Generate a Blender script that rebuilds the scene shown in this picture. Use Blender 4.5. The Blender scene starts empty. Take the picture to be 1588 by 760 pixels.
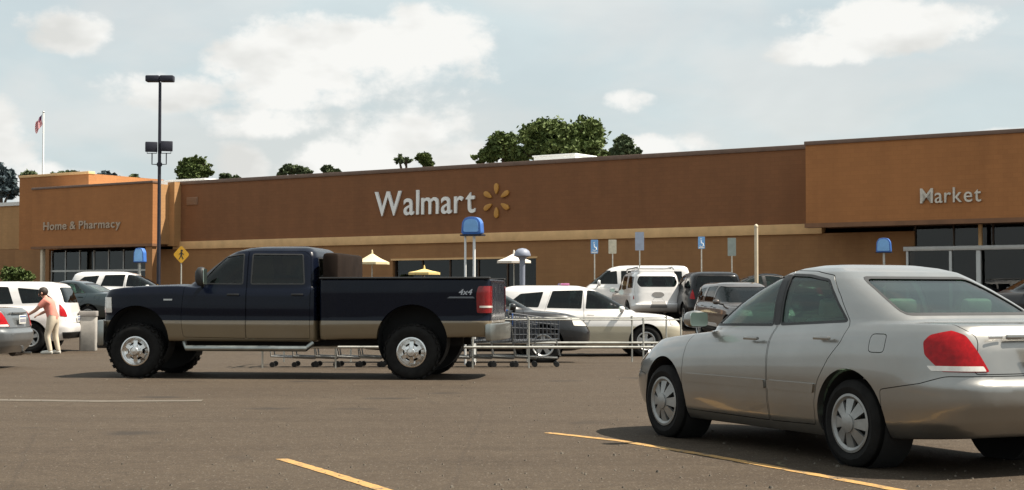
import bpy, bmesh, math, random
import numpy as np
from mathutils import Vector, Matrix, noise as mnoise
random.seed(7)
R = math.radians
sc = bpy.context.scene
COL = sc.collection

# ------------------------------------------------------------------ camera
EYE = 1.27
cam_d = bpy.data.cameras.new('camera'); cam = bpy.data.objects.new('camera', cam_d); COL.objects.link(cam)
cam_d.sensor_width = 36.0; cam_d.lens = 36.0*2400/1588; cam_d.clip_start = 0.1; cam_d.clip_end = 4000
cam.location = (0, 0, EYE); cam.rotation_euler = (R(90)+math.atan(80/2400), 0, 0)
sc.camera = cam

# ------------------------------------------------------------------ sun, sky, exposure
SUN_EL, SUN_AZ = R(57), R(93)          # azimuth clockwise from +Y: the sun stands high on the right
sdir = Vector((math.sin(SUN_AZ)*math.cos(SUN_EL), math.cos(SUN_AZ)*math.cos(SUN_EL), math.sin(SUN_EL)))
sun_d = bpy.data.lights.new('sun', 'SUN'); sun = bpy.data.objects.new('sun', sun_d); COL.objects.link(sun)
sun_d.energy = 5.0; sun_d.angle = R(0.6); sun_d.color = (1.0, 0.92, 0.80)
sun.rotation_euler = sdir.to_track_quat('Z', 'Y').to_euler()
sun.location = (30, -10, 60)
vs = sc.view_settings
vs.view_transform = 'Standard'; vs.look = 'None'; vs.exposure = 0.87; vs.gamma = 1.0; vs.use_curve_mapping = False
sc.cycles.use_denoising = True
sc.cycles.max_bounces = 8; sc.cycles.transparent_max_bounces = 16
sc.cycles.sample_clamp_indirect = 4.0

class NT:                                   # tiny node helper
    def __init__(s, tree): s.t = tree; s.n = tree.nodes; s.l = tree.links
    def node(s, kind, **kw):
        nd = s.n.new(kind)
        for k, v in kw.items(): setattr(nd, k, v)
        return nd
    def put(s, sock, v):
        if isinstance(v, bpy.types.NodeSocket): s.l.new(v, sock)
        elif v is not None: sock.default_value = v
    def math(s, op, a, b=None, c=None, clamp=False):
        nd = s.node('ShaderNodeMath', operation=op, use_clamp=clamp)
        for i, v in enumerate((a, b, c)):
            if v is not None: s.put(nd.inputs[i], v)
        return nd.outputs[0]
    def mix(s, f, a, b, blend='MIX'):
        nd = s.node('ShaderNodeMix', data_type='RGBA', blend_type=blend)
        s.put(nd.inputs[0], f); s.put(nd.inputs[6], a); s.put(nd.inputs[7], b)
        return nd.outputs[2]
    def ramp(s, f, stops, interp='LINEAR'):
        nd = s.node('ShaderNodeValToRGB'); cr = nd.color_ramp; cr.interpolation = interp
        while len(cr.elements) < len(stops): cr.elements.new(0.5)
        for e, (p, c) in zip(cr.elements, stops): e.position = p; e.color = c if len(c) == 4 else (*c, 1)
        s.put(nd.inputs[0], f); return nd.outputs[0]
    def noise(s, vec, scale, detail=4, rough=0.55, dist=0.0, out=0):
        nd = s.node('ShaderNodeTexNoise'); s.put(nd.inputs['Vector'], vec)
        nd.inputs['Scale'].default_value = scale; nd.inputs['Detail'].default_value = detail
        nd.inputs['Roughness'].default_value = rough; nd.inputs['Distortion'].default_value = dist
        return nd.outputs[out]
    def mapping(s, vec, loc=(0,0,0), rot=(0,0,0), scale=(1,1,1)):
        nd = s.node('ShaderNodeMapping'); s.put(nd.inputs[0], vec)
        nd.inputs[1].default_value = loc; nd.inputs[2].default_value = rot; nd.inputs[3].default_value = scale
        return nd.outputs[0]
def g3(v): return (v, v, v, 1)

world = bpy.data.worlds.new('World'); sc.world = world; world.use_nodes = True
w = NT(world.node_tree); w.n.clear()
sky = w.node('ShaderNodeTexSky', sky_type='NISHITA'); sky.sun_disc = False
sky.sun_elevation = SUN_EL; sky.sun_rotation = SUN_AZ; sky.air_density = 1.2; sky.dust_density = 2.5; sky.ozone_density = 1.2
tc = w.node('ShaderNodeTexCoord'); D = tc.outputs['Generated']
sx = w.node('ShaderNodeSeparateXYZ'); w.put(sx.inputs[0], D)
az = w.math('MULTIPLY', w.math('ARCTAN2', sx.outputs[0], sx.outputs[1]), 57.2958)      # degrees, 0 = the store
el = w.math('MULTIPLY', w.math('ARCSINE', sx.outputs[2]), 57.2958)
billow = w.noise(w.mapping(D, scale=(1, 1, 1.5)), 17, 6, 0.58, 0.15)
fine = w.noise(w.mapping(D, loc=(3, 1, 2), scale=(1, 1, 1.5)), 42, 5, 0.6)
wide = w.noise(w.mapping(D, loc=(1.7, 4.2, .3), scale=(1, 1, 2.6)), 4.2, 5, 0.55, 0.4)
# cumulus heads standing over the store (azimuth, elevation, half width, half height in degrees)
cum = [(-6.0, 8.6, 5.3, 1.9), (-3.2, 9.3, 2.6, 1.5), (-8.6, 7.5, 2.4, 1.2), (-4.4, 5.6, 3.2, 1.6), (-2.2, 5.0, 2.4, 1.1), (-6.4, 5.0, 2.2, 1.0),
       (-16.2, 9.6, 1.7, 1.0), (-12.8, 7.3, 3.0, .8), (-18.6, 5.4, 1.6, 1.4), (-17.0, 3.9, 2.6, .9), (-10.0, 4.9, 1.1, .8), (-9.0, 6.4, 3.0, .7),
       (13.8, 9.7, 3.6, 1.0), (11.2, 9.0, 2.2, .7), (4.4, 7.2, 1.2, .5), (5.8, 5.6, 1.8, .5), (2.5, 5.0, 2.2, .7), (7.0, 4.6, 2.4, .5), (18.5, 5.6, 1.8, .4),
       (26, 8, 6, 2.2), (34, 13, 7, 3), (-29, 9, 6, 2.4), (-40, 14, 8, 3), (48, 9, 6, 2), (-2, 17, 8, 2.6), (14, 21, 8, 3), (-22, 20, 8, 3)]
m = None
for a0, e0, ha, he in cum:
    p = w.math('MULTIPLY', w.math('SUBTRACT', az, a0), 1/ha); q = w.math('MULTIPLY', w.math('SUBTRACT', el, e0), 1/he)
    d = w.math('SUBTRACT', 1.0, w.math('ADD', w.math('MULTIPLY', p, p), w.math('MULTIPLY', q, q)))
    m = d if m is None else w.math('MAXIMUM', m, d)
m = w.math('MAXIMUM', m, -1.2)
dens = w.math('ADD', w.math('MULTIPLY', m, 0.42), w.math('MULTIPLY', w.math('SUBTRACT', billow, 0.5), 1.6))
dens = w.math('ADD', dens, w.math('MULTIPLY', w.math('SUBTRACT', fine, 0.5), 0.6))
head = w.ramp(w.math('ADD', w.math('MULTIPLY', dens, .6), .035), [(0.0, g3(0)), (0.22, g3(1))], 'EASE')
veil = w.ramp(wide, [(0.36, g3(.78)), (0.66, g3(.97))], 'EASE')
grey = w.noise(w.mapping(D, loc=(.4, .2, .06), scale=(1, 1, 2.0)), 14, 4, .5)
cl = w.ramp(grey, [(0.36, (7.3, 7.35, 7.1, 1)), (0.56, (9.4, 9.4, 9.1, 1))])
soft = w.ramp(w.noise(w.mapping(D, loc=(2.2, .7, 1.1), scale=(1, 1, 2.2)), 6.5, 5, .5, .3), [(.40, g3(0)), (.60, g3(1))], 'EASE')
thin = w.mix(veil, sky.outputs[0], w.mix(soft, (6.8, 7.75, 7.95, 1), (7.7, 8.1, 8.05, 1)))
col = w.mix(head, thin, cl)
bg = w.node('ShaderNodeBackground'); w.put(bg.inputs[0], col); bg.inputs[1].default_value = 0.055
world.cycles.sampling_method = 'MANUAL'; world.cycles.sample_map_resolution = 512
out = w.node('ShaderNodeOutputWorld'); w.l.new(bg.outputs[0], out.inputs[0])

# ------------------------------------------------------------------ materials
MATS = {}
def pmat(name, color, rough=0.6, metal=0.0, coat=0.0, var=0.0, vscale=6.0, bump=0.0, bscale=60.0, spec=0.5, coords='Object', dirt=None, coat_rough=0.06):
    if name in MATS: return MATS[name]
    m = bpy.data.materials.new(name); m.use_nodes = True; MATS[name] = m
    t = NT(m.node_tree); b = t.n['Principled BSDF']
    c = (*color, 1)
    b.inputs['Base Color'].default_value = c; b.inputs['Roughness'].default_value = rough
    b.inputs['Metallic'].default_value = metal; b.inputs['Coat Weight'].default_value = coat
    b.inputs['Coat Roughness'].default_value = coat_rough; b.inputs['Specular IOR Level'].default_value = spec
    tcn = t.node('ShaderNodeTexCoord'); V = tcn.outputs[coords]
    if var:
        n = t.noise(V, vscale, 5, 0.6)
        f = t.ramp(n, [(0.3, g3(0)), (0.7, g3(1))])
        colr = t.mix(f, tuple(x*(1-var) for x in color)+(1,), tuple(min(1, x*(1+var)) for x in color)+(1,))
        if dirt:
            d = t.ramp(t.noise(V, dirt[1], 6, .65), [(dirt[2], g3(0)), (dirt[2]+.2, g3(dirt[3]))])
            colr = t.mix(d, colr, (*dirt[0], 1))
        t.l.new(colr, b.inputs['Base Color'])
        rr = t.math('ADD', t.math('MULTIPLY', t.noise(V, vscale*2.3, 4), .16), rough-.08); t.l.new(rr, b.inputs['Roughness'])
    if bump:
        bp = t.node('ShaderNodeBump'); bp.inputs['Strength'].default_value = bump; bp.inputs['Distance'].default_value = .01
        t.l.new(t.noise(V, bscale, 4, .6), bp.inputs['Height']); t.l.new(bp.outputs[0], b.inputs['Normal'])
    return m

def wall_mat(name, color, course=0.2, length=0.4, var=.05):
    """painted masonry wall: blocks, faint courses, streaks"""
    m = bpy.data.materials.new(name); m.use_nodes = True; t = NT(m.node_tree); b = t.n['Principled BSDF']
    V = t.node('ShaderNodeTexCoord').outputs['Object']
    sp = t.node('ShaderNodeSeparateXYZ'); t.put(sp.inputs[0], V)
    cb = t.node('ShaderNodeCombineXYZ'); t.put(cb.inputs[0], t.math('ADD', sp.outputs[0], sp.outputs[1])); t.put(cb.inputs[1], sp.outputs[2])
    br = t.node('ShaderNodeTexBrick'); t.put(br.inputs['Vector'], cb.outputs[0])
    br.inputs['Scale'].default_value = 1; br.inputs['Brick Width'].default_value = length; br.inputs['Row Height'].default_value = course
    br.inputs['Mortar Size'].default_value = .006; br.inputs['Mortar Smooth'].default_value = .3
    br.inputs['Color1'].default_value = tuple(x*(1-var) for x in color)+(1,); br.inputs['Color2'].default_value = tuple(x*(1+var) for x in color)+(1,)
    br.inputs['Mortar'].default_value = tuple(x*.84 for x in color)+(1,)
    st = t.noise(t.mapping(V, scale=(1, 1, .14)), 1.1, 5, .6)
    st2 = t.noise(V, .35, 4, .6)
    c = t.mix(t.ramp(st, [(.38, g3(.0)), (.68, g3(.42))]), br.outputs['Color'], tuple(x*.66 for x in color)+(1,))
    c = t.mix(t.ramp(st2, [(.35, g3(0)), (.65, g3(.3))]), c, tuple(min(1, x*1.22) for x in color)+(1,))
    t.l.new(c, b.inputs['Base Color']); b.inputs['Roughness'].default_value = .85
    bp = t.node('ShaderNodeBump'); bp.inputs['Strength'].default_value = .5; bp.inputs['Distance'].default_value = .008
    t.l.new(t.math('SUBTRACT', 1, br.outputs['Fac']), bp.inputs['Height']); t.l.new(bp.outputs[0], b.inputs['Normal'])
    MATS[name] = m; return m

def glass_mat(name, tint, refl=1.0, rough=0.02, ior=1.5):
    m = bpy.data.materials.new(name); m.use_nodes = True; t = NT(m.node_tree); t.n.clear()
    tr = t.node('ShaderNodeBsdfTransparent'); tr.inputs[0].default_value = (*tint, 1)
    gl = t.node('ShaderNodeBsdfGlossy'); gl.inputs['Roughness'].default_value = rough; gl.inputs[0].default_value = (refl, refl, refl, 1)
    fr = t.node('ShaderNodeFresnel'); bf = t.node('ShaderNodeNewGeometry').outputs['Backfacing']
    t.put(fr.inputs[0], t.math('ADD', ior, t.math('MULTIPLY', bf, 1/ior-ior)))                  # same reflectance on both faces of the pane
    mx = t.node('ShaderNodeMixShader'); t.l.new(fr.outputs[0], mx.inputs[0]); t.l.new(tr.outputs[0], mx.inputs[1]); t.l.new(gl.outputs[0], mx.inputs[2])
    o = t.node('ShaderNodeOutputMaterial'); t.l.new(mx.outputs[0], o.inputs[0]); MATS[name] = m; return m

# ------------------------------------------------------------------ mesh helpers
class MB:
    def __init__(s): s.v = []; s.f = []
    def add(s, vs, fs):
        o = len(s.v); s.v += [tuple(p) for p in vs]; s.f += [tuple(i+o for i in f) for f in fs]; return s
    def box(s, c, size, rot=None):
        hx, hy, hz = size[0]/2, size[1]/2, size[2]/2
        P = [Vector((x, y, z)) for x in (-hx, hx) for y in (-hy, hy) for z in (-hz, hz)]
        if rot is not None: P = [rot @ p for p in P]
        P = [p+Vector(c) for p in P]
        return s.add(P, [(0,1,3,2), (4,6,7,5), (0,4,5,1), (2,3,7,6), (0,2,6,4), (1,5,7,3)])
    def box2(s, a, b):
        return s.box([(a[i]+b[i])/2 for i in range(3)], [abs(b[i]-a[i]) for i in range(3)])
    def prism(s, poly, axis, lo, hi):
        n = len(poly); P = []
        for h in (lo, hi):
            for a, b in poly:
                P.append({'x': (h, a, b), 'y': (a, h, b), 'z': (a, b, h)}[axis])
        fs = [tuple(range(n)), tuple(range(2*n-1, n-1, -1))] + [(i, i+n, (i+1) % n+n, (i+1) % n) for i in range(n)]
        return s.add(P, fs)
    def tube(s, pts, r, seg=8, cap=True):
        pts = [Vector(p) for p in pts]; n = len(pts); rs = r if isinstance(r, (list, tuple)) else [r]*n
        rings = []; prev = None
        for i, p in enumerate(pts):
            d = (pts[min(i+1, n-1)]-pts[max(i-1, 0)]).normalized()
            ref = prev if prev is not None else (Vector((0, 0, 1)) if abs(d.z) < .9 else Vector((1, 0, 0)))
            a = (ref-d*ref.dot(d)).normalized(); b = d.cross(a); prev = a
            rings.append([p+(a*math.cos(2*math.pi*k/seg)+b*math.sin(2*math.pi*k/seg))*rs[i] for k in range(seg)])
        V = [q for rg in rings for q in rg]; F = []
        for i in range(n-1):
            for k in range(seg): F.append((i*seg+k, i*seg+(k+1) % seg, (i+1)*seg+(k+1) % seg, (i+1)*seg+k))
        if cap: F += [tuple(reversed(range(seg))), tuple((n-1)*seg+k for k in range(seg))]
        return s.add(V, F)
    def lathe(s, prof, axis='z', seg=32, c=(0, 0, 0), closed=False):
        V = []; F = []; n = len(prof)
        for k in range(seg):
            a = 2*math.pi*k/seg
            for r, h in prof:
                x, y = r*math.cos(a), r*math.sin(a)
                p = {'z': (x, y, h), 'y': (x, h, y), 'x': (h, x, y)}[axis]
                V.append((p[0]+c[0], p[1]+c[1], p[2]+c[2]))
        for k in range(seg):
            k2 = (k+1) % seg
            for i in range(n if closed else n-1):
                j = (i+1) % n; F.append((k*n+i, k2*n+i, k2*n+j, k*n+j))
        return s.add(V, F)
    def mesh(s, name, bevel=0, recalc=True, weld=True, seg=2):
        me = bpy.data.meshes.new(name); me.from_pydata(s.v, [], s.f)
        bm = bmesh.new(); bm.from_mesh(me)
        if weld: bmesh.ops.remove_doubles(bm, verts=bm.verts, dist=1e-5)
        if recalc: bmesh.ops.recalc_face_normals(bm, faces=bm.faces)
        if bevel: bmesh.ops.bevel(bm, geom=list(bm.edges), offset=bevel, segments=seg, profile=.5, affect='EDGES', clamp_overlap=True)
        bm.to_mesh(me); bm.free(); return me
    def build(s, name, mat, parent=None, bevel=0, smooth=None, recalc=True, weld=True, seg=2):
        return link(name, s.mesh(name, bevel, recalc, weld, seg), mat, parent, smooth if smooth is not None else (35 if bevel else None))
def link(name, me, mat, parent=None, smooth=None):
    o = bpy.data.objects.new(name, me); COL.objects.link(o)
    if mat is not None:
        me.materials.clear()
        for mm in (mat if isinstance(mat, (list, tuple)) else [mat]): me.materials.append(mm)
    if parent is not None: o.parent = parent
    if smooth: me.shade_smooth(); me.set_sharp_from_angle(angle=R(smooth))
    return o
def tag(o, label=None, cat=None, group=None, kind=None):
    if label: o['label'] = label
    if cat: o['category'] = cat
    if group: o['group'] = group
    if kind: o['kind'] = kind
    return o
def empty(name, loc, rz=0, label=None, cat=None, group=None):
    o = bpy.data.objects.new(name, None); COL.objects.link(o); o.empty_display_size = .3
    o.location = loc; o.rotation_euler = (0, 0, rz); return tag(o, label, cat, group)
def copy_tree(o, parent=None):
    c = o.copy(); COL.objects.link(c); c.parent = parent
    for ch in [x for x in o.children]: copy_tree(ch, c)
    return c
def sstep(a, b, x):
    t = min(1, max(0, (x-a)/(b-a))); return t*t*(3-2*t)
def gz(y):                                   # the lot dips behind the truck and climbs to the store
    return -.20*sstep(27, 38, y) + .70*sstep(39, 62, y)
def on_ground(px, y): return Vector(((px-794)/2400*y, y, gz(y)))

# ------------------------------------------------------------------ ground
def ground_mat():
    m = bpy.data.materials.new('asphalt'); m.use_nodes = True; t = NT(m.node_tree); b = t.n['Principled BSDF']
    V = t.node('ShaderNodeTexCoord').outputs['Object']
    base = t.mix(t.ramp(t.noise(V, .35, 6, .62), [(.32, g3(0)), (.68, g3(1))]), (0.078, 0.058, 0.041, 1), (0.099, 0.076, 0.054, 1))
    streak = t.noise(t.mapping(V, rot=(0, 0, .06), scale=(.10, 1.0, 1)), 1.6, 5, .6)             # tyre-worn lanes
    base = t.mix(t.ramp(streak, [(.40, g3(0)), (.68, g3(.45))]), base, (0.124, 0.095, 0.067, 1))
    drk = t.noise(t.mapping(V, loc=(7, 2, 0), scale=(.12, .8, 1)), 1.1, 5, .65)
    base = t.mix(t.ramp(drk, [(.52, g3(0)), (.72, g3(.45))]), base, (0.052, 0.039, 0.028, 1))
    mot = t.noise(t.mapping(V, loc=(1, 5, 0)), 7, 5, .75)
    base = t.mix(t.ramp(mot, [(.36, g3(.55)), (.52, g3(0))]), base, (0.055, 0.042, 0.031, 1)); base = t.mix(t.ramp(mot, [(.54, g3(0)), (.70, g3(.5))]), base, (0.146, 0.113, 0.082, 1))
    agg = t.noise(V, 60, 3, .75)
    base = t.mix(t.ramp(agg, [(.36, g3(0)), (.66, g3(1))]), t.mix(.85, base, (0.036, 0.029, 0.023, 1)), base)
    spk = t.noise(t.mapping(V, loc=(3, 9, 0)), 38, 2, .5)
    base = t.mix(t.ramp(spk, [(.62, g3(0)), (.72, g3(.75))]), base, (0.205, 0.180, 0.150, 1))
    # oil spots
    vo = t.node('ShaderNodeTexVoronoi', feature='F1'); t.put(vo.inputs['Vector'], t.mapping(V, scale=(.55, .8, 1))); vo.inputs['Scale'].default_value = .8
    oil = t.math('ADD', vo.outputs['Distance'], t.math('MULTIPLY', t.noise(V, 3.5, 4), .22))
    base = t.mix(t.ramp(oil, [(.17, g3(.8)), (.28, g3(0))]), base, (0.039, 0.033, 0.028, 1))
    # cracks with tar
    vc = t.node('ShaderNodeTexVoronoi', feature='DISTANCE_TO_EDGE')
    wv = t.mix(.18, V, t.noise(V, .9, 5, .6, out=1), 'ADD')
    t.put(vc.inputs['Vector'], wv); vc.inputs['Scale'].default_value = .17
    crack = t.ramp(vc.outputs['Distance'], [(.0, g3(.25)), (.0006, g3(.2)), (.0012, g3(0))])
    base = t.mix(crack, base, (0.036, 0.029, 0.025, 1))
    t.l.new(base, b.inputs['Base Color']); b.inputs['Roughness'].default_value = .82; b.inputs['Specular IOR Level'].default_value = .08
    bp = t.node('ShaderNodeBump'); bp.inputs['Strength'].default_value = .55; bp.inputs['Distance'].default_value = .006
    t.l.new(agg, bp.inputs['Height']); t.l.new(bp.outputs[0], b.inputs['Normal'])
    return m
ys = [-60, -20, 0, 10, 20, 26] + [27+i for i in range(36)] + [64, 70, 80, 100, 140, 220, 400, 900, 2500]
xs = [-2500, -400, -120, -60, -30, -15, -8, -4, 0, 4, 8, 15, 30, 60, 120, 400, 2500]
g = MB(); nx = len(xs)
g.add([(x, y, gz(y)) for y in ys for x in xs], [(j*nx+i, j*nx+i+1, (j+1)*nx+i+1, (j+1)*nx+i) for j in range(len(ys)-1) for i in range(nx-1)])
tag(g.build('parking_lot_ground', ground_mat(), smooth=60), kind='structure')

def paint_mat(name, color, worn, wcol=(.085, .070, .053)):
    m = bpy.data.materials.new(name); m.use_nodes = True; t = NT(m.node_tree); b = t.n['Principled BSDF']
    V = t.node('ShaderNodeTexCoord').outputs['Object']
    w1 = t.noise(V, 5.5, 6, .7); w2 = t.noise(V, 46, 4, .7)
    k = t.math('ADD', t.math('MULTIPLY', w1, .6), t.math('MULTIPLY', w2, .4))
    f = t.ramp(k, [(worn-.06, g3(1)), (worn+.05, g3(0))])
    c = t.mix(t.noise(V, 2, 4), tuple(x*.85 for x in color)+(1,), (*color, 1))
    t.l.new(t.mix(f, c, (*wcol, 1)), b.inputs['Base Color']); b.inputs['Roughness'].default_value = .75
    return m
yel = paint_mat('yellow_paint', (.44, .25, .075), .455)
fad = paint_mat('faded_white_paint', (.135, .112, .082), .50)
def stripe(pts, width, mat, z=.004):
    b = MB(); Q = [Vector((x, y, 0)) for x, y in pts]; V = []; rj = random.Random(int(pts[0][0]*100)); P = [Q[i].lerp(Q[i+1], k/14) for i in range(len(Q)-1) for k in range(14)]+[Q[-1]]
    for i, p in enumerate(P):
        d = (P[min(i+1, len(P)-1)]-P[max(i-1, 0)]).normalized(); nrm = Vector((-d.y, d.x, 0))*(width/2)
        for q in (p+nrm*rj.uniform(.88, 1.08), p-nrm*rj.uniform(.88, 1.08)): V.append((q.x, q.y, gz(q.y)+z))
    b.add(V, [(2*i, 2*i+1, 2*i+3, 2*i+2) for i in range(len(P)-1)])
    return tag(b.build('parking_line', mat), kind='structure')
def gp(px, py):
    y = 2400*EYE/(py-460); y = y if y < 27 else y
    return ((px-794)/2400*y, y)
stripe([gp(848, 670.5), gp(960, 683), gp(1100, 706), gp(1240, 731), gp(1400, 761), gp(1560, 793)], .10, yel)
stripe([gp(438, 711), gp(520, 735), gp(610, 763), gp(760, 812)], .10, yel)
stripe([gp(-260, 617), gp(0, 620), gp(160, 622), gp(315, 621)], .30, fad)

# ------------------------------------------------------------------ the store
ST = empty('store_building', (-21.066, 96.3, .5), R(-34.254), 'long brown big box store with tan band, glass entrances and flat roof', 'building')
BZ = .5                                     # store local z = world z - .5 ; local x along the front, -y towards the lot
brown = wall_mat('brown_block', (.222, .092, .036)); brown2 = wall_mat('warm_brown_block', (.372, .153, .050)); olive = wall_mat('lower_brown_block', (.305, .150, .059))
sunlit_tan = wall_mat('sunlit_tan_block', (.42, .23, .095)); band = pmat('tan_band', (.70, .44, .21), .8, var=.12, vscale=1.5, bump=.2, bscale=30)  # tan block: sunlit brightness of the return and pilaster put into the colour
cop = pmat('coping_metal', (.16, .095, .065), .5, var=.15, vscale=2)
white_roof = pmat('white_membrane', (.72, .72, .70), .6, var=.08, vscale=.4)
framem = pmat('grey_aluminium', (.56, .56, .54), .45, .3, var=.1, vscale=3)
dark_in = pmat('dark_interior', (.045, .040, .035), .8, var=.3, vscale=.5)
sglass = glass_mat('storefront_glass', (.34, .37, .37), .9, .01)
def sb(name, mat, a, b, parent=ST, bevel=0):
    return MB().box2((a[0], a[1], a[2]-BZ), (b[0], b[1], b[2]-BZ)).build(name, mat, parent, bevel)
# main front
sb('front_wall', brown, (0, 0, 4.66), (43.2, .4, 8.22))
lw = MB()
for a, b_, z0, z1 in ((-2.2, 17.4, -.5, 4.22), (17.4, 27.0, 3.32, 4.22), (27.0, 47.4, -.5, 4.22)): lw.box2((a, .02, z0-BZ), (b_, .4, z1-BZ))
lw.build('lower_wall', olive, ST)
sb('stone_band', band, (.02, -.10, 4.2), (43.0, .38, 4.68), bevel=.015)
sb('coping', cop, (-.05, -.07, 8.2), (43.2, .47, 8.42), bevel=.02)
sb('roof_deck', white_roof, (-15, .5, 7.5), (80, 58, 7.7))
for nm, a, b_ in (('side_wall', (-15.4, .5, -.4), (-15.0, 58, 7.9)), ('back_wall', (-15.4, 58, -.4), (80, 58.4, 8.2)), ('side_wall', (80, .5, -.4), (80.4, 58, 8.2))): sb(nm, brown, a, b_)
# recessed dark bay in the middle of the front
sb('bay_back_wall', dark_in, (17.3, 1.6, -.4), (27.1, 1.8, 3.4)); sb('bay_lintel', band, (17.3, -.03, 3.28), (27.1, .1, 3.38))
for i in range(5):
    x0 = 17.45+i*1.9
    sb('bay_glass', sglass, (x0+.05, .26, .1), (x0+1.85, .28, 3.28)); sb('bay_mullion', pmat('bronze_frame', (.07, .045, .03), .45, .5), (x0-.04, .2, -.4), (x0+.04, .34, 3.3))
# right entrance block with its canopy
sb('market_front', brown2, (43.05, -2.0, 4.58), (80, -1.6, 8.18)); sb('market_left_return', brown2, (43.05, -1.6, 4.58), (43.4, .5, 8.18))
sb('market_lip', pmat('rust_lip', (.20, .095, .045), .7, var=.2, vscale=1.2), (43.0, -2.06, 4.40), (80, -1.58, 4.60)); sb('soffit', cop, (43.4, -1.6, 4.44), (80, 1.5, 4.56))
sb('coping', cop, (43.0, -2.07, 8.16), (80, -1.5, 8.34), bevel=.02); sb('market_roof', white_roof, (43.4, -1.6, 7.9), (80, .6, 8.0))
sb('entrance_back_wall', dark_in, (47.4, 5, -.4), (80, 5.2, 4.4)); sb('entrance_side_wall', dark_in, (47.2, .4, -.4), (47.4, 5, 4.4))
# clerestory panes over the vestibule
for i in range(12):
    x0 = 47.4+i*1.75
    sb('clerestory_pane', sglass, (x0+.05, .18, 3.5), (x0+1.7, .20, 4.42)); sb('clerestory_mullion', pmat('bronze_frame', (.07, .045, .03), .45, .5), (x0-.03, .12, 3.4), (x0+.03, .26, 4.44))
# projecting glazed vestibule
sb('vestibule_header', framem, (47.1, -.62, 3.30), (80, -.1, 3.50), bevel=.02)
for x0, wd in ((47.2, .10), (49.15, .12), (50.35, .2), (52.6, .14), (54.0, .14), (55.6, .16), (57.4, .14), (59.2, .14), (61, .3), (63, .14), (65, .14)): sb('vestibule_post', framem, (x0, -.54, -.4), (x0+wd, -.32, 3.32), bevel=.01)
for x0, x1 in ((47.3, 49.15), (49.27, 50.35), (50.7, 52.6), (52.74, 54.0), (54.14, 55.6), (55.9, 57.4), (57.54, 59.2), (59.34, 61.0), (61.3, 63)): sb('vestibule_pane', sglass, (x0, -.44, .7), (x1, -.42, 3.31)); sb('vestibule_kickplate', framem, (x0, -.48, -.4), (x1, -.40, .68))
for x0 in (50.45, 55.7, 61.1): sb('canopy_column', band, (x0, -.50, 3.50), (x0+.14, -.34, 4.42))
# left entrance block
sb('pharmacy_front', brown2, (-11.15, -1.9, 4.5), (.16, -1.5, 8.25)); sb('pharmacy_right_return', sunlit_tan, (-.2, -1.5, 4.5), (.14, .2, 8.2)); sb('pharmacy_left_return', brown2, (-11.15, -1.5, 4.5), (-10.8, 1, 8.25))
sb('pharmacy_lip', MATS['rust_lip'], (-11.2, -1.95, 4.36), (.2, -1.48, 4.52)); sb('soffit', cop, (-10.8, -1.5, 4.40), (-.2, 2.2, 4.5)); sb('coping', cop, (-11.2, -1.96, 8.23), (.2, -1.42, 8.38), bevel=.02)
sb('pilaster', sunlit_tan, (.02, -.55, 4.4), (.62, 0, 8.36)); sb('pilaster', olive, (-.5, -1.85, -.4), (.1, -1.3, 4.38)); sb('pharmacy_roof', white_roof, (-10.8, -1.5, 7.9), (-.2, .5, 8.0))
sb('raised_parapet', brown2, (-15.4, .4, 4.4), (-8.4, .8, 9.35)); sb('coping', band, (-15.45, .34, 9.33), (-8.35, .9, 9.5), bevel=.02); sb('raised_parapet_side', brown2, (-8.7, .8, 7.6), (-8.4, 7, 9.35)); sb('raised_parapet_side', brown2, (-15.4, .8, 4.4), (-15.1, 7, 9.35))
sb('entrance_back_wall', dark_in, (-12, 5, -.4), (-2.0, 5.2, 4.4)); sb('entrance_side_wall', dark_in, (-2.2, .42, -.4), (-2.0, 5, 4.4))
sb('lower_wall', olive, (-15.4, .1, -.4), (-11.9, .5, 4.42))
for i in range(7):
    x0 = -11.85+i*1.4
    sb('entrance_pane', sglass, (x0+.05, .30, .3), (x0+1.35, .32, 4.2)); sb('entrance_mullion', framem, (x0-.035, .25, -.4), (x0+.035, .37, 4.3))
sb('entrance_transom', framem, (-11.9, .24, 2.9), (-2.0, .38, 3.02)); sb('canopy_column', pmat('cream_column', (.62, .52, .38), .6, var=.1), (-10.5, -1.75, -.4), (-10.28, -1.5, 4.4), bevel=.02)
# left wing beyond
sb('wing_wall', sunlit_tan, (-34, 1.0, 4.55), (-15.45, 1.4, 7.55)); sb('wing_lower_wall', olive, (-34, 1.02, -.4), (-15.45, 1.4, 4.57)); sb('coping', pmat('white_coping', (.7, .68, .64), .5, var=.05), (-34, .9, 7.53), (-15.42, 1.5, 7.78)); sb('wing_roof', white_roof, (-34, 1.4, 7.2), (-15.42, 30, 7.3)); sb('side_wall', sunlit_tan, (-34.4, 1.0, -.4), (-34, 30, 7.5))
# a louvred vent on the wall
vt = sb('wall_vent', pmat('vent_metal', (.27, .15, .085), .6, var=.1), (1.15, -.05, 6.92), (2.1, .02, 7.40), bevel=.01)
for i in range(5): sb('louvre', MATS['vent_metal'], (1.2, -.075, 6.97+i*.085), (2.05, -.04, 7.02+i*.085), vt)
vt_children = [c for c in vt.children]

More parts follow.
